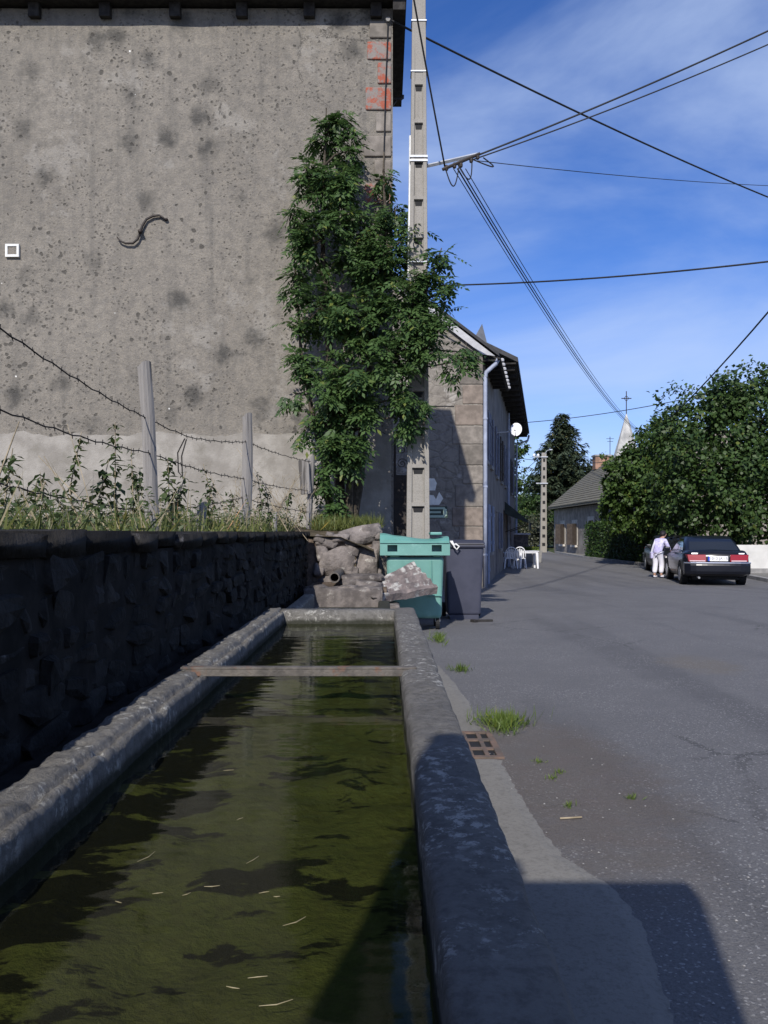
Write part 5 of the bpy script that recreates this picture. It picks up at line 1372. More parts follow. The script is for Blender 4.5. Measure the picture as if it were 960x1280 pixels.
# ------------------------------------------------------------------ broadleaf trees, hedge, shrubs, spruce
def broad_tree(name, label, base, blobs, n, size, mat, trunk_r=.18, trunks=1, group=None, cat='tree'):
    t = thing(name, label, cat, base, group); base = Vector(base)
    mb = MB(); top = Vector(blobs[0][0])
    mb.tube([base, base.lerp(top, .4) + Vector((.08, 0, 0)), base.lerp(top, .8), top], [trunk_r, trunk_r * .8, trunk_r * .5, trunk_r * .2], 9)
    for (c, r) in blobs:
        c = Vector(c); s = base.lerp(top, random.uniform(.35, .7)); mb.tube([s, s.lerp(c, .5) + Vector((0, 0, .15)), c], [trunk_r * .4, trunk_r * .25, trunk_r * .08], 6)
    mb.build('trunk', M['bark'], t)
    vol = np.array([r[0] * r[1] if isinstance(r, tuple) else r * r for _, r in blobs]); vol = vol / vol.sum()
    P_, D_, N_ = [], [], []
    for (c, r), fr in zip(blobs, vol):
        R = np.array([r, r, r] if not isinstance(r, tuple) else [r[0], r[0], r[1]]); c = np.array(c)
        k = int(n * fr); ncl = max(8, k // 34)
        cd = rand_unit(ncl); cr_ = rng.uniform(.50, 1.20, ncl)[:, None]; cc = c + cd * R * cr_
        which = rng.integers(0, ncl, k); jit = rng.normal(size=(k, 3)) * R.mean() * .115
        P_.append(cc[which] + jit); out = cd[which]
        D_.append(out * .5 + rand_unit(k) * .8 + np.array([0, 0, -.45])); N_.append(out + rand_unit(k) * .55 + np.array([0, 0, .5]))
    P_, D_, N_ = map(np.concatenate, (P_, D_, N_)); k = len(P_)
    keep = P_[:, 2] > base.z + .05; P_, D_, N_ = P_[keep], D_[keep], N_[keep]; k = len(P_)
    s = rng.uniform(.7, 1.3, k) * size
    link('crown', leaves_mesh('crown', mat, P_, D_, N_, s, s * .75, .12), t)
    return t
def B_(px, py, Y, r, rz=None): 
    p = P(px, py, Y); return ((p.x, p.y, p.z), r if rz is None else (r, rz))
broad_tree('lime_tree', 'large dark round lime tree over the parked cars', (14.1, 33.5, gz(33)),
    [B_(905, 560, 32, 2.3), B_(890, 510, 32, 1.2), B_(925, 500, 31.5, 1.3), B_(955, 520, 31, 1.6), B_(865, 530, 32, 1.3), B_(845, 570, 31.5, 1.3), B_(880, 620, 31, 1.5), B_(930, 610, 30, 1.7), B_(985, 560, 31, 2.2), B_(850, 630, 31.5, 1.1), B_(985, 630, 30, 1.7), B_(905, 660, 31.5, 1.1), B_(950, 665, 30.5, .9), B_(1030, 600, 31, 2.2)], 30000, .165, M['limeleaf'], .26)
broad_tree('lime_tree', 'paler lime tree in front of the farmhouse roof beside the hedge', (12.2, 38.8, gz(38)),
    [B_(802, 600, 38, 1.4), B_(795, 580, 38, .8), B_(825, 552, 38, 1.1), B_(775, 590, 37.5, .85), B_(775, 625, 37.5, .95), B_(805, 630, 37, 1.3), B_(765, 605, 38, .5), B_(830, 590, 38, 1.3), B_(835, 640, 37, 1.1), B_(785, 652, 37.5, .8), B_(848, 555, 38, 1.0)], 17000, .17, M['limeleaf2'], .2)
broad_tree('street_tree', 'bright green tree showing past the end of the street houses', (P(632, 0, 56).x, 56, gz(56)), [B_(630, 580, 56, 1.3), B_(640, 560, 56, .9), B_(641, 600, 56, .85), B_(634, 545, 56, .8), B_(630, 610, 56, 1.0)], 5000, .19, M['limeleaf2'], .15)
broad_tree('garden_shrub', 'dull brownish shrub beside the far utility pole', (P(663, 0, 70).x, 70, gz(70)), [B_(663, 665, 70, 1.3), B_(670, 655, 70, 1.2), B_(655, 668, 70, .9), B_(672, 672, 70, 1.0)], 3600, .17, M['shrubleaf'], .08, cat='shrub')
broad_tree('garden_shrub', 'dark green bush behind the brown shrub at the bend', (P(655, 0, 76).x, 76, gz(70)), [B_(655, 645, 76, 1.7), B_(664, 632, 76, 1.2), B_(648, 640, 76, 1.4), B_(676, 648, 76, 1.3)], 4200, .2, M['limeleaf'], .08, cat='shrub')
# clipped hedge
hd = thing('hedge', 'clipped dark green hedge running to the farmhouse door', 'hedge', (11.9, 42, gz(42)))
P_, D_, N_ = [], [], []
hx = pw([(36.3, 12.35), (48.2, 12.02)])
for _ in range(14000):
    y = random.uniform(36.3, 48.2); z = gz(40) + random.random() * 1.95; f_ = random.random()
    x = hx(y); side = random.choice((0, 0, 1, 2, 3))
    if side == 0: p = (x - .45 + random.gauss(0, .05), y, z); o = (-1, 0, .3)
    elif side == 1: p = (x + random.uniform(-.45, .45), y, gz(40) + 1.95 + random.gauss(0, .05)); o = (0, 0, 1)
    elif side == 2: p = (x + random.uniform(-.45, .45), 48.2 + random.gauss(0, .05) if random.random() < .3 else 36.3 + random.gauss(0, .05), z); o = (0, -1, .3)
    else: p = (x + .45 + random.gauss(0, .05), y, z); o = (1, 0, .3)
    P_.append(p); D_.append(np.array(o) * .4 + rand_unit(1)[0]); N_.append(np.array(o) + rand_unit(1)[0] * .6)
link('foliage', leaves_mesh('foliage', M['hedge'], np.array(P_), np.array(D_), np.array(N_), rng.uniform(.08, .16, 14000), rng.uniform(.06, .11, 14000)), hd)
mb = MB()
for y in np.linspace(36.8, 47.8, 16):
    mb.tube([(hx(y), y, gz(40)), (hx(y), y, gz(40) + 1.7)], .04, 5)
mb.build('stems', M['bark'], hd)
mb = MB(); mb.hexa([(hx(36.4) - .33, 36.45, gz(40)), (hx(36.4) + .33, 36.45, gz(40)), (hx(48) + .33, 48.05, gz(40)), (hx(48) - .33, 48.05, gz(40)), (hx(36.4) - .33, 36.45, gz(40) + 1.82), (hx(36.4) + .33, 36.45, gz(40) + 1.82), (hx(48) + .33, 48.05, gz(40) + 1.82), (hx(48) - .33, 48.05, gz(40) + 1.82)])
mb.build('twig_core', M['bark'], hd)
# spruce
sp = thing('spruce_tree', 'tall dark conical spruce behind the far utility pole', 'tree', (P(703, 0, 82).x, 82, gz(80)))
sb = Vector((P(703, 0, 82).x, 82, gz(80))); ztp = P(0, 519, 82).z
mb = MB(); mb.tube([sb, Vector((sb.x, 82, ztp))], [.28, .02], 8); mb.build('trunk', M['bark'], sp)
P_, D_, N_, L_ = [], [], [], []
zz = ztp - .15
while zz > gz(80) + .9:
    t = (ztp - zz) / (ztp - gz(80)); R = .2 + 7.0 * t ** .90; nb = int(7 + 13 * t)
    for k in range(nb):
        a = random.uniform(0, 6.28); Rb = R * random.uniform(.72, 1.12); ns = max(3, int(Rb / .16))
        for i in range(ns):
            s = (i + random.random()) / ns; dz = -.28 * Rb * s + .16 * Rb * s * s * s + .25
            c = np.array([sb.x + math.cos(a) * Rb * s, 82 + math.sin(a) * Rb * s, zz + dz * .8])
            for _ in range(5):
                w = random.choice((-1, 1)); P_.append(c + rng.normal(size=3) * .10)
                D_.append((math.cos(a + w * .8) * .8, math.sin(a + w * .8) * .8, random.uniform(-.75, .15))); N_.append((random.uniform(-.5, .5), random.uniform(-.5, .5), 1)); L_.append(random.uniform(.32, .68))
    zz -= .27
L_ = np.array(L_); link('crown', leaves_mesh('crown', M['needle'], np.array(P_), np.array(D_), np.array(N_), L_, L_ * .30, .05), sp)

# ------------------------------------------------------------------ far utility pole
fpole = thing('utility_pole', 'slim far concrete utility pole with square holes before the spruce', 'utility pole', (P(679, 0, 62).x, 62, gz(62)))
b = Vector((P(679, 0, 62).x, 62, gz(62))); zt_ = P(0, 566, 62).z
mb = MB(); mb.hexa([(b.x - .24, 61.85, b.z), (b.x + .24, 61.85, b.z), (b.x + .24, 62.15, b.z), (b.x - .24, 62.15, b.z), (b.x - .12, 61.9, zt_), (b.x + .22, 61.9, zt_), (b.x + .22, 62.1, zt_), (b.x - .12, 62.1, zt_)]); mb.build('shaft', M['pole'], fpole)
z = b.z + .5
while z < zt_ - .6:
    t = (z - b.z) / (zt_ - b.z); cx = b.x + .05 * t; w = .11 - .04 * t; mb = MB(); mb.b2(cx - w, cx + w, 61.80 + .05 * t, 61.9, z, z + .2); mb.build('hole_shade', M['rubber'], fpole); z += .62  # black blocks put in for the dark of the holes
mb = MB(); mb.b2(b.x - .75, b.x + .3, 61.8, 61.86, zt_ - .35, zt_ - .28); mb.b2(b.x - .55, b.x + .3, 61.8, 61.86, zt_ - 2.3, zt_ - 2.22); mb.build('cross_arm', M['galv'], fpole)
for x_ in (-.7, -.4): 
    mb = MB(); mb.lathe([(.04, 0), (.09, .04), (.08, .14), (.03, .2)], 8, (b.x + x_, 61.83, zt_ - .28)); mb.build('insulator', M['whiteplastic'], fpole)
mb = MB(); mb.tube([(b.x + .1, 61.9, zt_ - .1), (b.x + .25, 61.8, zt_ + .15), (b.x + .45, 61.7, zt_ + .2)], .025, 6); mb.box((b.x + .5, 61.68, zt_ + .2), (.2, .12, .07)); mb.build('street_light', M['galv'], fpole)

# ------------------------------------------------------------------ farmhouse with long slate roof
fh = thing('farmhouse', 'long low farmhouse with weathered slate roof, shutters and brick chimney', 'house', (16, 52, gz(52)))
fx0, fx1, fy0, fy1 = 12.55, 20.0, 41.0, 62.0; fz = gz(50); ze_ = P(0, 637, 62).z; zr_ = P(0, 578, 62).z; xr = 16.3
FS = Frame((fx0, fy1, 0), (0, -1, 0), (-1, 0, 0))
opsf = [(2.6, 3.6, .35, 1.75), (6.3, 7.3, .35, 1.75), (10.6, 11.7, fz, 1.9)]
mb = MB(); FS.wall(mb, 0, fy1 - fy0, fz - .05, ze_ - .02, .5, opsf); mb.build('front_wall', M['farstone'], fh)
for gy_ in (fy1 - .5, fy0 + .0): 
    mb = MB(); mb.prism([(fx0 + .502, gy_, fz), (fx1, gy_, fz), (fx1, gy_, ze_), (xr, gy_, zr_ - .1), (fx0 + .502, gy_, ze_ + .2)], (0, .5, 0)); mb.build('gable_wall', M['farstone'], fh)
mb = MB(); mb.b2(fx1 - .4, fx1 + .01, fy0 + .5, fy1 - .5, fz, ze_); mb.build('back_wall', M['farstone'], fh)
mb = MB()
for (xe, s_) in ((fx0 - .42, -1), (fx1 + .3, 1)): mb.hexa([(xe, fy0 - .2, ze_), (xe, fy1 + .25, ze_), (xr, fy1 + .25, zr_), (xr, fy0 - .2, zr_), (xe, fy0 - .2, ze_ + .14), (xe, fy1 + .25, ze_ + .14), (xr, fy1 + .25, zr_ + .14), (xr, fy0 - .2, zr_ + .14)])
rf = mb.build('roof', M['slate'], fh)
# slate courses as real stepped strips on the street side
nc = 20
for i in range(nc):
    t0, t1 = i / nc, (i + 1) / nc; xa_, xb_ = fx0 - .42 + (xr - fx0 + .42) * t0, fx0 - .42 + (xr - fx0 + .42) * t1; za_, zb_ = ze_ + .14 + (zr_ - ze_) * t0, ze_ + .14 + (zr_ - ze_) * t1
    mb = MB(); v = []; m_ = 60
    for j in range(m_ + 1):
        y = fy0 - .22 + (fy1 - fy0 + .49) * j / m_; dz = .012 * noise.noise(Vector((i * 3.1, y * 2.3, 0)))
        v += [(xa_ - .02, y, za_ + .055 + dz), (xb_, y, zb_ + .012), (xa_ - .02, y, za_ - .01)]
    mb.add(v, [(j * 3 + k, j * 3 + 3 + k, j * 3 + 3 + l, j * 3 + l) for j in range(m_) for k, l in ((0, 1), (2, 0))]); mb.build('slate_course', M['slate'], rf)
cx, cy = P(751, 0, 61.2).x, 61.0
mb = MB(); mb.b2(cx - .55, cx + .6, cy - .45, cy + .45, zr_ - .6, P(0, 571, 61).z); ch = mb.build('chimney', M['brick'], rf)
mb = MB(); mb.b2(cx - .62, cx + .67, cy - .52, cy + .52, P(0, 571, 61).z + .001, P(0, 569, 61).z); mb.build('chimney_cap', M['kerb'], fh)
mb = MB(); q = P(0, 569, 61).z; mb.tube([(cx + .62, cy, q - .3), (cx + .62, cy, q + 1.35)], .025, 5); mb.tube([(cx + .35, cy, q + 1.2), (cx + .9, cy, q + 1.2)], .015, 4); mb.tube([(cx + .42, cy, q + 1.0), (cx + .85, cy, q + 1.0)], .015, 4); mb.build('aerial', M['wire'], fh)
def far_open(o, door=False):
    s0, s1, z0, z1 = o
    mb = MB(); FS.box(mb, s0, s1, z0, z1, -.30, -.26); w_ = mb.build('door' if door else 'window', M['shutter'] if door else M['glassdark'], fh)
    mb = MB()
    for a, b, c_, d_ in ((s0 - .3, s0 - .002, z0, z1 + .25), (s1 + .002, s1 + .3, z0, z1 + .25), (s0 - .3 + .302, s1, z1 + .002, z1 + .25)): FS.box(mb, a, b, c_, d_, -.2, .03)
    mb.build('surround', M['palestone'], w_)
    if not door:
        mb = MB(); FS.box(mb, s0, s1, z0, z0 + .06, -.26, -.2); FS.box(mb, s0, s1, z1 - .06, z1, -.26, -.2); FS.box(mb, (s0 + s1) / 2 - .03, (s0 + s1) / 2 + .03, z0 + .06, z1 - .06, -.26, -.2); mb.build('frame', M['whitepaint'], w_)
        mb = MB(); FS.box(mb, s0 - .2, s1 + .2, z0 - .14, z0 - .002, -.2, .16); mb.build('sill', M['palestone'], w_)
        for s_ in (s0, s1):     # shutters standing open at an angle
            sg_ = -1 if s_ == s0 else 1
            A0, A1 = FS.p(s_, z0, .03), FS.p(s_ + sg_ * .33, z0, .36); n_ = (A1 - A0).cross(Vector((0, 0, 1))).normalized() * .04
            mb = MB(); mb.hexa([A0, A1, A1 + n_, A0 + n_] + [q + Vector((0, 0, z1 - z0)) for q in (A0, A1, A1 + n_, A0 + n_)]); mb.build('shutter', M['shutter_brown'], fh)
far_open(opsf[0]); far_open(opsf[1]); far_open(opsf[2], True)

# ------------------------------------------------------------------ church spire
cs = thing('church_spire', 'pale pointed stone church spire with iron cross above the trees', 'church', (P(783, 0, 118).x, 118, gz(100)))
sx_, Yc = P(783, 0, 118).x, 118; zap = P(0, 517, 118).z; zbs = P(0, 583, 118).z
mb = MB(); k = 8; nst = 14; v = []
for j in range(nst + 1):
    t = j / nst
    for i in range(k):
        a = 2 * math.pi * (i + .5) / k; r = 2.15 * (1 - t) + .05; v.append((sx_ + r * math.cos(a), Yc + r * math.sin(a), zbs + (zap - zbs) * t))
mb.add(v, [(j * k + i, j * k + (i + 1) % k, (j + 1) * k + (i + 1) % k, (j + 1) * k + i) for j in range(nst) for i in range(k)] + [tuple(range(nst * k, nst * k + k))]); mb.build('spire', M['spire'], cs)
mb = MB(); mb.b2(sx_ - 2, sx_ + 2, Yc - 2, Yc + 2, gz(100), zbs); mb.build('tower', M['spire'], cs)
mb = MB(); zt_ = P(0, 489, 118).z; zm = P(0, 498, 118).z; mb.tube([(sx_, Yc, zap - .2), (sx_, Yc, zt_)], .07, 5); mb.tube([(sx_ - .7, Yc, zm), (sx_ + .7, Yc, zm)], .07, 5)
for a, b in (((-.35, .0), (0, .4)), ((.35, 0), (0, .4)), ((-.35, 0), (0, -.4)), ((.35, 0), (0, -.4))): mb.tube([(sx_ + a[0], Yc, zm + a[1]), (sx_ + b[0], Yc, zm + b[1])], .035, 4)
mb.build('cross', M['iron'], cs)

# ------------------------------------------------------------------ right-hand kerb, pavement and cream wall
mb = MB(); ysk = [y for y in YL if 15 <= y <= 60]; v = []
for y in ysk:
    x = road_r(y); g = gz(y); v += [(x, y, g - .02), (x + .01, y, g + .11), (x + .16, y, g + .12), (x + .16, y, g + .02)]
mb.add(v, [(i * 4 + k, i * 4 + k + 1, i * 4 + k + 5, i * 4 + k + 4) for i in range(len(ysk) - 1) for k in range(3)]); structure(mb.build('kerb', M['kerb']))
mb = MB(); v = []
for y in ysk: x = road_r(y); v += [(x + .161, y, gz(y) + .105), (x + 3.5, y, gz(y) + .105)]
mb.add(v, [(2 * i, 2 * i + 1, 2 * i + 3, 2 * i + 2) for i in range(len(ysk) - 1)]); structure(mb.build('pavement', M['apron']))
gw = thing('garden_wall', 'bright cream garden wall panels behind the parked saloon', 'wall', (16, 28.6, gz(28)))
for i in range(4):
    mb = MB(); mb.b2(11.75 + i * 1.75, 13.46 + i * 1.75, 28.6, 28.8, gz(28) + .12, .76); mb.build('wall_panel', M['gardenwall'], gw)
mb = MB(); mb.b2(11.7, 18.8, 28.5, 28.9, gz(28) + .08, gz(28) + .26); mb.build('footing', M['kerb'], gw)
for i in range(1, 4):
    mb = MB(); mb.b2(13.46 + (i - 1) * 1.75 + .002, 13.50 + (i - 1) * 1.75 - .002, 28.57, 28.8, gz(28) + .12, .80); mb.build('joint_post', M['iron'], gw)

# ------------------------------------------------------------------ white resin garden chairs and table
def chair_proto():
    t = thing('garden_chair', 'white resin garden chair', 'chair')
    w = .27; 
    mb = MB(); n = 6
    mb.hexa([(-.22, -.22, .40), (.22, -.22, .40), (.23, .22, .42), (-.23, .22, .42), (-.22, -.22, .425), (.22, -.22, .425), (.23, .22, .445), (-.23, .22, .445)]); mb.build('seat', M['whiteplastic'], t, bevel=.01)
    fr = MB(); pts = []
    for k in range(13):
        a = math.pi * k / 12; pts.append((-.235 * math.cos(a), -.24 - .10 * (.3 + .7 * math.sin(a)), .44 + .44 * math.sin(a) ** .6))
    fr.tube(pts, .022, 6); fr.build('back_frame', M['whiteplastic'], t, smooth=True)
    for k in range(5):
        x = -.15 + .075 * k; mb = MB(); zt_ = .82 - .06 * abs(k - 2) ** 1.4 * .5; mb.hexa([(x - .024, -.235, .42), (x + .024, -.235, .42), (x + .024, -.220, .42), (x - .024, -.220, .42), (x - .024, -.325, zt_), (x + .024, -.325, zt_), (x + .024, -.310, zt_), (x - .024, -.310, zt_)]); mb.build('back_slat', M['whiteplastic'], t)
    for s in (-1, 1):
        mb = MB(); mb.tube([(s * .235, -.28, .64), (s * .27, -.05, .655), (s * .275, .18, .645), (s * .27, .23, .60)], .024, 6); mb.build('armrest', M['whiteplastic'], t)
        for yy, y1_ in ((.20, .24), (-.23, -.30)):
            mb = MB(); mb.tube([(s * .215, yy, .42), (s * .27, y1_, 0)], [.034, .022], 6); mb.build('leg', M['whiteplastic'], t)
        mb = MB(); mb.tube([(s * .225, .20, .42), (s * .27, .22, .62)], .02, 6); mb.build('arm_support', M['whiteplastic'], t)
    return t
cp = chair_proto()
spots = [((637, 34.4), .05, 'white resin chair with its back to the road, between the other two chairs'), ((649, 34.6), -.08, 'white resin chair pushed closest to the white cafe table'), ((629, 34.9), -1.2, 'white resin chair seen side-on against the street house wall')]
for i, ((px, Y), a, lab) in enumerate(spots):
    c = cp if i == 0 else copy_tree(cp)
    c.location = ((px - 480) / F * Y, Y, gz(Y) + .004); c.rotation_euler = (0, 0, a); c['label'] = lab; c['group'] = 'white garden chairs outside the cafe'
tb = thing('garden_table', 'square white resin table beside the chairs outside the cafe', 'table')
mb = MB(); mb.b2(-.40, .40, -.4, .4, .69, .72); mb.build('table_top', M['whiteplastic'], tb, bevel=.01)
mb = MB(); mb.b2(-.36, .36, -.36, .36, .63, .69); mb.build('apron', M['whiteplastic'], tb)
for sx2 in (-1, 1):
    for sy2 in (-1, 1):
        mb = MB(); mb.tube([(sx2 * .33, sy2 * .33, .64), (sx2 * .36, sy2 * .36, 0)], [.06, .04], 8); mb.build('leg', M['whiteplastic'], tb)
tb.location = (P(660, 0, 34.6).x, 34.7, gz(34) + .004)
pt = thing('planter', 'stone planter with yellow green plants at the cafe terrace edge', 'planter', (P(660, 0, 41).x, 41, gz(41)))
q = Vector((P(660, 0, 41).x, 41, gz(41))); mb = MB(); mb.box((q.x, q.y, q.z + .3), (1.2, .6, .6), None, 0, (1.08, 1.1)); mb.build('tub', M['kerb'], pt, bevel=.03)
n = 500; pp_ = np.array([q.x, q.y, q.z + .62]) + rng.uniform(-1, 1, size=(n, 3)) * np.array([.5, .2, .10]); link('plants', leaves_mesh('plants', M['tuft'], pp_, rand_unit(n) + np.array([0, 0, .6]), rand_unit(n), rng.uniform(.08, .16, n), .06), pt)
ts = thing('terrace_counter', 'pale topped counter under the dark cafe awning', 'counter', (P(649, 0, 45).x, 45, gz(45)))
q = Vector((P(648, 0, 45).x, 45, gz(45))); mb = MB(); mb.b2(q.x - .7, q.x + .5, 44.8, 45.3, q.z, q.z + 1.35); mb.build('front', M['rubble'], ts); mb = MB(); mb.b2(q.x - .8, q.x + .6, 44.7, 45.4, q.z + 1.352, q.z + 1.44); mb.build('top', M['fascia'], ts)

# ------------------------------------------------------------------ cars
M['paint_dark'] = NT('car_paint_midnight').set((0.006, 0.007, 0.012), 0.28, 0.35)
M['paint_grey'] = NT('car_paint_anthracite').set((0.012, 0.0125, 0.016), 0.28, 0.35)
for k in ('paint_dark', 'paint_grey'):
    M[k].node_tree.nodes['Principled BSDF'].inputs['Coat Weight'].default_value = 0.15
    M[k].node_tree.nodes['Principled BSDF'].inputs['Coat Roughness'].default_value = 0.08
M['carglass'] = NT('car_glass').set((0.012, 0.014, 0.018), 0.05, 0.6)
M['chrome'] = NT('bright_trim').set((0.75, 0.76, 0.80), 0.25, 0.5, 0.9)
M['alloy'] = simple('wheel_cover', (0.45, 0.46, 0.49), (0.35, 0.36, 0.38), 9, .4, .5, metal=.5, bump=0)
M['lens'] = NT('red_lens').set((0.25, 0.012, 0.022), 0.25, 0.4)
M['lens_pale'] = NT('pale_lens').set((0.55, 0.40, 0.42), 0.2, 0.5)
M['bumper'] = simple('bumper_plastic', (0.016, 0.016, 0.022), (0.012, 0.012, 0.016), 5, .45, .4, bump=0)
M['plateblue'] = NT('plate_blue').set((0.02, 0.06, 0.45), 0.4, 0.4)
M['platewhite'] = NT('plate_white').set((0.80, 0.80, 0.82), 0.4, 0.4)
M['plateink'] = NT('plate_ink').set((0.02, 0.02, 0.035), 0.5, 0.3)

def text_mesh(name, body, size, mat, parent, loc, rot):
    cu = bpy.data.curves.new(name, 'FONT'); cu.body = body; cu.size = size; cu.align_x = 'CENTER'; cu.align_y = 'CENTER'; cu.extrude = .001
    tmp = bpy.data.objects.new('tmp_text', cu); C.objects.link(tmp)
    dg_ = bpy.context.evaluated_depsgraph_get(); me = bpy.data.meshes.new_from_object(tmp.evaluated_get(dg_)); bpy.data.objects.remove(tmp); bpy.data.curves.remove(cu)
    me.transform(Matrix.Translation(loc) @ Euler(rot).to_matrix().to_4x4()); me.materials.clear(); me.materials.append(mat); me.name = name
    return link(name, me, parent)

def car(label, loc, heading, paint, plate=None):
    """local frame: +y forward, origin on the ground under the middle"""
    t = thing('parked_car', label, 'car', (0, 0, 0), 'cars parked under the lime trees')
    W, L = .865, 2.2
    # body shell: stations along y with (y, halfwidth, z_bottom, z_shoulder, z_top)
    st = [(-2.20, .74, .36, .74, .80), (-2.16, .80, .30, .80, .93), (-2.02, .845, .27, .85, .985), (-1.62, W, .22, .88, 1.00), (-1.2, W, .20, .88, .98), (-.4, W, .20, .87, .95), (.5, W, .20, .86, .93), (1.05, W, .20, .84, .90), (1.6, .85, .22, .78, .82), (2.0, .80, .26, .68, .72), (2.16, .70, .32, .58, .63), (2.2, .60, .38, .52, .56)]
    mb = MB(); v = []; m = 14
    for (y, w, zb, zs_, zt_) in st:
        half = [(0, zb), (w * .80, zb), (w * .95, zb + .05), (w, zb + .22), (w * 1.0, (zb + zs_) / 2 + .1), (w * .975, zs_), (w * .88, zt_ - .015), (0, zt_ + .012)]
        ring = half + [(-x, z) for x, z in half[-2:0:-1]]
        v += [(x, y, z) for x, z in ring]
    m = 14
    mb.add(v, [(j * m + k, j * m + (k + 1) % m, (j + 1) * m + (k + 1) % m, (j + 1) * m + k) for j in range(len(st) - 1) for k in range(m)] + [tuple(range(m - 1, -1, -1)), tuple(range((len(st) - 1) * m, len(st) * m))])
    body = mb.build('body', paint, t, smooth=True)
    # greenhouse
    lv = [(.93, -1.72, 1.10, .775), (1.05, -1.50, .82, .745), (1.22, -1.18, .42, .69), (1.35, -.86, .10, .62), (1.385, -.62, -.10, .56), (1.395, -.45, -.25, .45)]
    v = []
    for (z, y0, y1, w) in lv: v += [(-w * .93, y0, z), (w * .93, y0, z), (w, y0 + .28, z), (w, y1 - .22, z), (w * .9, y1, z), (-w * .9, y1, z), (-w, y1 - .22, z), (-w, y0 + .28, z)]
    mb = MB(); mb.add(v, [(j * 8 + k, j * 8 + (k + 1) % 8, (j + 1) * 8 + (k + 1) % 8, (j + 1) * 8 + k) for j in range(len(lv) - 1) for k in range(8)] + [tuple(range((len(lv) - 1) * 8, len(lv) * 8))])
    mb.build('roof', paint, t, smooth=True)
    def lerp4(z):
        for a, b in zip(lv, lv[1:]):
            if z <= b[0]:
                q = (z - a[0]) / (b[0] - a[0]); return [a[i] + (b[i] - a[i]) * q for i in range(4)]
        return lv[-1]
    zs_ = [.985, 1.06, 1.14, 1.22, 1.30]
    mb = MB(); v = []
    for z in zs_: _, y0, y1, w = lerp4(z); v += [(-w * .86, y0 - .012, z + .004), (w * .86, y0 - .012, z + .004)]
    mb.add(v, [(2 * i, 2 * i + 1, 2 * i + 3, 2 * i + 2) for i in range(4)]); mb.build('rear_window', M['carglass'], t)
    mb = MB(); v = []
    for z in zs_: _, y0, y1, w = lerp4(z); v += [(-w * .82, y1 + .012, z + .004), (w * .82, y1 + .012, z + .004)]
    mb.add(v, [(2 * i, 2 * i + 1, 2 * i + 3, 2 * i + 2) for i in range(4)]); mb.build('windscreen', M['carglass'], t)
    for s in (-1, 1):
        for (f0, f1) in ((.04, .48), (.52, .97)):
            mb = MB(); v = []
            for z in zs_:
                _, y0, y1, w = lerp4(z); a, b = y0 + .30, y1 - .24; v += [(s * (w + .008), a + (b - a) * f0, z), (s * (w + .008), a + (b - a) * f1, z)]
            mb.add(v, [(2 * i, 2 * i + 1, 2 * i + 3, 2 * i + 2) for i in range(4)]); mb.build('side_window', M['carglass'], t)
        mb = MB(); mb.tube([(s * (W - .015), -1.5, .925), (s * (W - .05), -.3, .925), (s * (W - .06), .85, .905)], .012, 5); mb.build('window_trim', M['chrome'], t)
        mb = MB(); mb.box((s * (W + .085), .62, .99), (.17, .09, .11)); mb.build('mirror', paint, t, bevel=.03)
        for y_ in (-1.30, 1.32):
            wx = s * (W - .085)
            mb = MB(); mb.cyl((wx, y_, .31), (1, 0, 0), .31, .19, 28); wh = mb.build('wheel', M['rubber'], t)
            mb = MB(); mb.cyl((wx + s * .004, y_, .31), (1, 0, 0), .20, .19, 20); mb.build('rim', M['alloy'], wh)
            mb = MB(); n = 20; ring = []
            for rr in (.325, .385):
                for k in range(n + 1):
                    a = math.pi * k / n * 1.12 - .19; ring.append((s * (W + .006), y_ + rr * math.cos(a), .31 + rr * math.sin(a)))
            mb.add(ring, [(k, k + 1, n + 2 + k, n + 1 + k) for k in range(n)]); o = mb.build('wheel_arch', M['rubber'], t)
            so = o.modifiers.new('solid', 'SOLIDIFY'); so.thickness = .03
        # tail lamps wrap the corner
        mb = MB(); mb.hexa([(s * .31, -2.275, .685), (s * .765, -2.24, .685), (s * .80, -2.05, .685), (s * .31, -2.05, .685), (s * .32, -2.235, .875), (s * .80, -2.20, .875), (s * .83, -2.0, .875), (s * .32, -2.0, .875)]); tl = mb.build('tail_light', M['lens'], t, bevel=.008)
        mb = MB(); mb.hexa([(s * .34, -2.279, .690), (s * .74, -2.248, .690), (s * .74, -2.20, .690), (s * .34, -2.20, .690), (s * .34, -2.273, .720), (s * .74, -2.243, .720), (s * .74, -2.20, .720), (s * .34, -2.20, .720)]); mb.build('reversing_lens', M['lens_pale'], tl)
        mb = MB(); mb.box((s * .62, 2.12, .60), (.30, .12, .12)); mb.build('headlight', M['lens_pale'], t, bevel=.02)
    # bumpers
    for yy, sg_ in ((-2.22, -1), (2.20, 1)):
        mb = MB(); v = []
        for k in range(13):
            a = (k / 12 - .5) * 2; x = a * .865; yb = yy + sg_ * .07 * (1 - abs(a) ** 3) - sg_ * .18 * max(0, abs(a) - .8) * 3
            v += [(x, yb, .34), (x, yb + sg_ * .03, .42), (x, yb + sg_ * .03, .58), (x, yb, .655), (x, yb - sg_ * .22, .655), (x, yb - sg_ * .22, .30)]
        mb.add(v, [(k * 6 + q, k * 6 + (q + 1) % 6, k * 6 + 6 + (q + 1) % 6, k * 6 + 6 + q) for k in range(12) for q in range(6)] + [tuple(range(5, -1, -1)), tuple(range(72, 78))])
        bu = mb.build('bumper', paint, t, smooth=False, bevel=.012)
        if sg_ < 0:
            mb = MB(); mb.tube([(a * .86, -2.245 - .07 * (1 - abs(a) ** 3) + .18 * max(0, abs(a) - .8) * 3, .648) for a in np.linspace(-1, 1, 13)], .022, 6); mb.build('bumper_glint', M['chrome'], bu)  # bright strip added for the sun's reflection along the bumper top
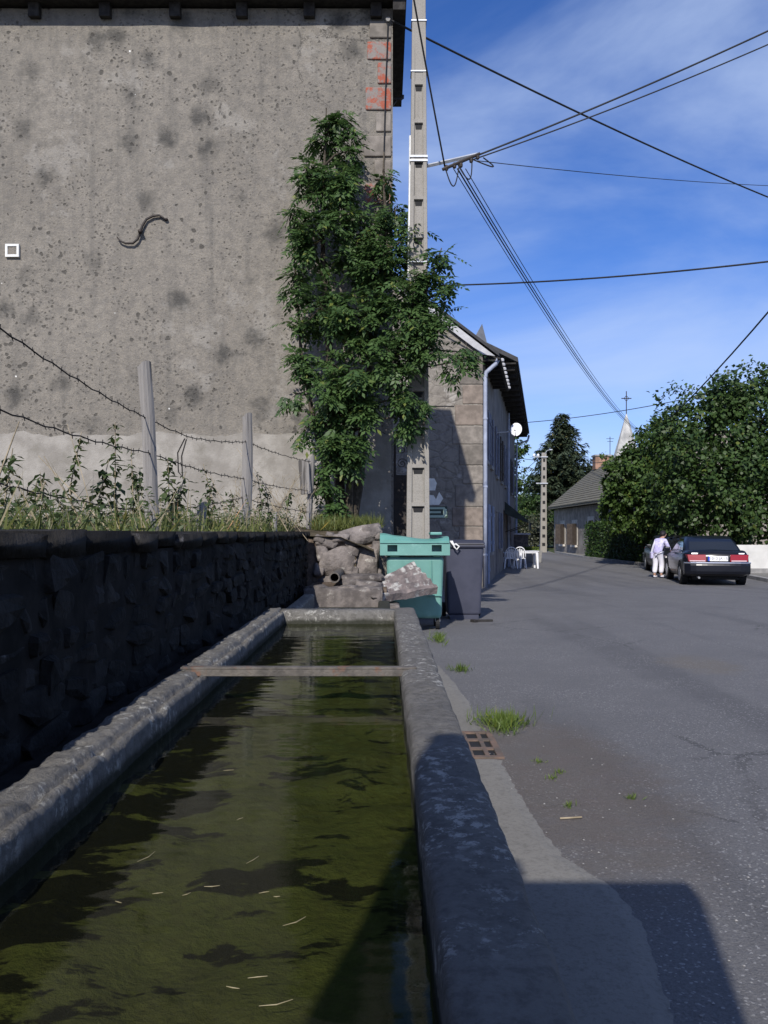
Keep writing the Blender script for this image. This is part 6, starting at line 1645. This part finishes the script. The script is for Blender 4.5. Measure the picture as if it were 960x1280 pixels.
    mb = MB(); mb.b2(-.26, .26, -2.235, -2.17, .70, .835); pl_ = mb.build('number_plate', M['platewhite'], t)
    mb = MB(); mb.b2(-.26, -.215, -2.239, -2.2345, .701, .834); mb.build('plate_band', M['plateblue'], pl_)
    if plate: text_mesh('plate_text', plate, .105, M['plateink'], pl_, (.02, -2.2365, .768), (math.radians(90), 0, 0))
    mb = MB(); mb.tube([(-.5, -2.28, .24), (-.5, -2.0, .26)], .03, 8); mb.build('exhaust', M['alloy'], t)
    mb = MB(); mb.b2(-.62, .62, -1.9, 1.9, .17, .30); mb.build('underbody', M['rubber'], t)
    for (x_, w_) in ((-.60, .16), (.62, .14)):
        mb = MB(); mb.box((x_, -2.168, .905), (w_, .012, .022), (-.3, 0, 0)); mb.build('badge', M['chrome'], t)
    mb = MB(); mb.lathe([(.0, .0), (.10, .02), (.11, .1), (.05, .2), (.0, .21)], 10, (-.28, -1.0, 1.02)); mb.build('rear_shelf_toy', M['whitepaint'], t)
    t.location = loc; t.rotation_euler = (0, 0, -heading)
    return t
hd_ = math.radians(11.0)
def ahead(x, y, d): return (x + math.sin(hd_) * d, y + math.cos(hd_) * d, gz(y + d))
car('dark blue saloon with red tail lights and white number plate', ahead(9.18, 23.1, 2.2), hd_, M['paint_dark'], '1013 JA 15')
car('dark grey car parked ahead of the blue saloon with its mirror showing', ahead(10.45, 29.4, 2.2), hd_ + math.pi, M['paint_grey'], None)

# ------------------------------------------------------------------ person in white leaning by the cars
M['skin'] = NT('skin').set((0.42, 0.25, 0.18), 0.55, 0.3)
M['whitecloth'] = simple('white_cotton', (0.78, 0.77, 0.84), (0.66, 0.65, 0.74), 7, .9, .1, bump=.3, bs=25, bd=.02)
M['lilac'] = simple('lilac_print_cotton', (0.62, 0.60, 0.74), (0.36, 0.33, 0.56), 9, .9, .1, bump=.3, bs=25, bd=.02)
M['hair'] = simple('dark_hair', (0.020, 0.014, 0.018), (0.01, 0.008, 0.01), 30, .6, .3, bump=.4, bs=80)
person = thing('person', 'person in white trousers and lilac white top bending beside the dark car', 'person', (0, 0, 0))
def skin_obj(name, verts, edges, radii, mat, sub=2, root=0):
    me = bpy.data.meshes.new(name); me.from_pydata(verts, edges, []); me.materials.append(mat)
    o = bpy.data.objects.new(name, me); C.objects.link(o); o.parent = person
    sk = o.modifiers.new('skin', 'SKIN'); sk.use_smooth_shade = True
    for i, sv in enumerate(me.skin_vertices[0].data): sv.radius = radii[i] if isinstance(radii[i], tuple) else (radii[i], radii[i]); sv.use_root = (i == root)
    sb_ = o.modifiers.new('sub', 'SUBSURF'); sb_.levels = sub; sb_.render_levels = sub
    return o
# local: +y is where the person faces (towards the car), feet on z = 0
V, E, R_ = [], [], []
def nv(p, r, link_=None):
    V.append(p); R_.append(r); i = len(V) - 1
    if link_ is not None: E.append((link_, i))
    return i
pel = nv((0, 0, .90), .13); wai = nv((0, .06, 1.06), .115, pel); che = nv((0, .20, 1.24), .14, wai); nk = nv((0, .31, 1.37), .055, che); hd1 = nv((0, .36, 1.43), .075, nk); hd2 = nv((0, .40, 1.50), .095, hd1); hd3 = nv((0, .42, 1.57), .075, hd2)
nose = nv((0, .505, 1.485), .018, hd2)
for s in (-1, 1):
    ear = nv((s * .10, .39, 1.49), .016, hd2)
    hip = nv((s * .09, 0, .86), .095, pel); kn = nv((s * .10, .05 if s < 0 else .12, .48), .062, hip); an = nv((s * .10, -.02 if s < 0 else .08, .09), .042, kn); nv((s * .11, .12 if s < 0 else .2, .04), .038, an)
    sh = nv((s * .17, .22, 1.28), .062, che)
    el = nv((s * .26, .30 if s > 0 else .20, 1.04), .042, sh); wr = nv((s * .22, .50 if s > 0 else .36, .92), .030, el)
    pa = nv((s * .21, .57 if s > 0 else .42, .90), .034, wr); fy = V[pa][1]
    for q, ln_ in enumerate((.052, .062, .066, .058)):
        f1 = nv((s * .21 + (q - 1.5) * .020, fy + .045, .893), .010, pa); nv((s * .21 + (q - 1.5) * .021, fy + .045 + ln_ * .7, .872), .008, f1)
    th = nv((s * .21 - s * .040, fy + .015, .89), .011, pa); nv((s * .21 - s * .055, fy + .050, .878), .009, th)
skin_obj('body', V, E, R_, M['skin'])
V, E, R_ = [], [], []
a0 = nv((0, .0, .80), .175); a1 = nv((0, .02, .92), .17, a0); a2 = nv((0, .07, 1.06), .155, a1); a3 = nv((0, .19, 1.23), .165, a2); a4 = nv((0, .26, 1.31), .11, a3)
for s in (-1, 1): b0 = nv((s * .18, .22, 1.28), .085, a3); b1 = nv((s * .25, .28 if s > 0 else .21, 1.06), .068, b0); nv((s * .235, .42 if s > 0 else .30, .97), .055, b1)
skin_obj('blouse', V, E, R_, M['lilac'])
V, E, R_ = [], [], []
a0 = nv((0, 0, .93), .14)
for s in (-1, 1): b0 = nv((s * .09, 0, .84), .115, a0); b1 = nv((s * .10, .05 if s < 0 else .12, .48), .092, b0); nv((s * .10, -.02 if s < 0 else .08, .14), .088, b1)
skin_obj('trousers', V, E, R_, M['whitecloth'])
for s in (-1, 1):
    V, E, R_ = [], [], []; y_ = -.05 if s < 0 else .05
    a0 = nv((s * .105, y_, .055), .05); a1 = nv((s * .11, y_ + .10, .05), .052, a0); nv((s * .115, y_ + .20, .042), .042, a1)
    skin_obj('shoe', V, E, R_, M['whitecloth'], 1)
mb = MB(); v = []
for j in range(9):
    th_ = math.pi * j / 8 * .68
    for k in range(16):
        a = 2 * math.pi * k / 16; v.append((.112 * math.sin(th_) * math.cos(a), .375 + .118 * math.sin(th_) * math.sin(a) - .05 * (j / 8) ** 2, 1.535 + .112 * math.cos(th_)))
mb.add(v, [(j * 16 + k, j * 16 + (k + 1) % 16, (j + 1) * 16 + (k + 1) % 16, (j + 1) * 16 + k) for j in range(8) for k in range(16)])
hr = mb.build('hair', M['hair'], person, smooth=True); so = hr.modifiers.new('solid', 'SOLIDIFY'); so.thickness = .012; so.offset = -1
for s in (-1, 1):
    mb = MB(); mb.lathe([(0, -.012), (.010, -.006), (.012, 0), (.010, .006), (0, .012)], 8, (s * .036, .485, 1.515)); mb.build('eye', M['plateink'], person)
mb = MB(); mb.box((0, .488, 1.437), (.045, .012, .010)); mb.build('mouth', M['lens'], person)
person.location = (8.93, 27.45, gz(27.4) + .004); person.rotation_euler = (0, 0, math.radians(-50)); person.scale = (.94, .94, .94)
# shoulder bag
bg_ = thing('shoulder_bag', 'small pale bag hanging from the arm of the person in white', 'bag', (8.73, 27.4, .55))
mb = MB(); mb.box((8.72, 27.38, .44), (.08, .16, .20)); mb.build('pouch', M['lilac'], bg_, bevel=.02)
mb = MB(); mb.tube([(8.72, 27.33, .53), (8.80, 27.36, .80), (8.84, 27.42, .92), (8.78, 27.43, .75), (8.72, 27.43, .53)], .012, 5); mb.build('strap', M['whitecloth'], bg_)
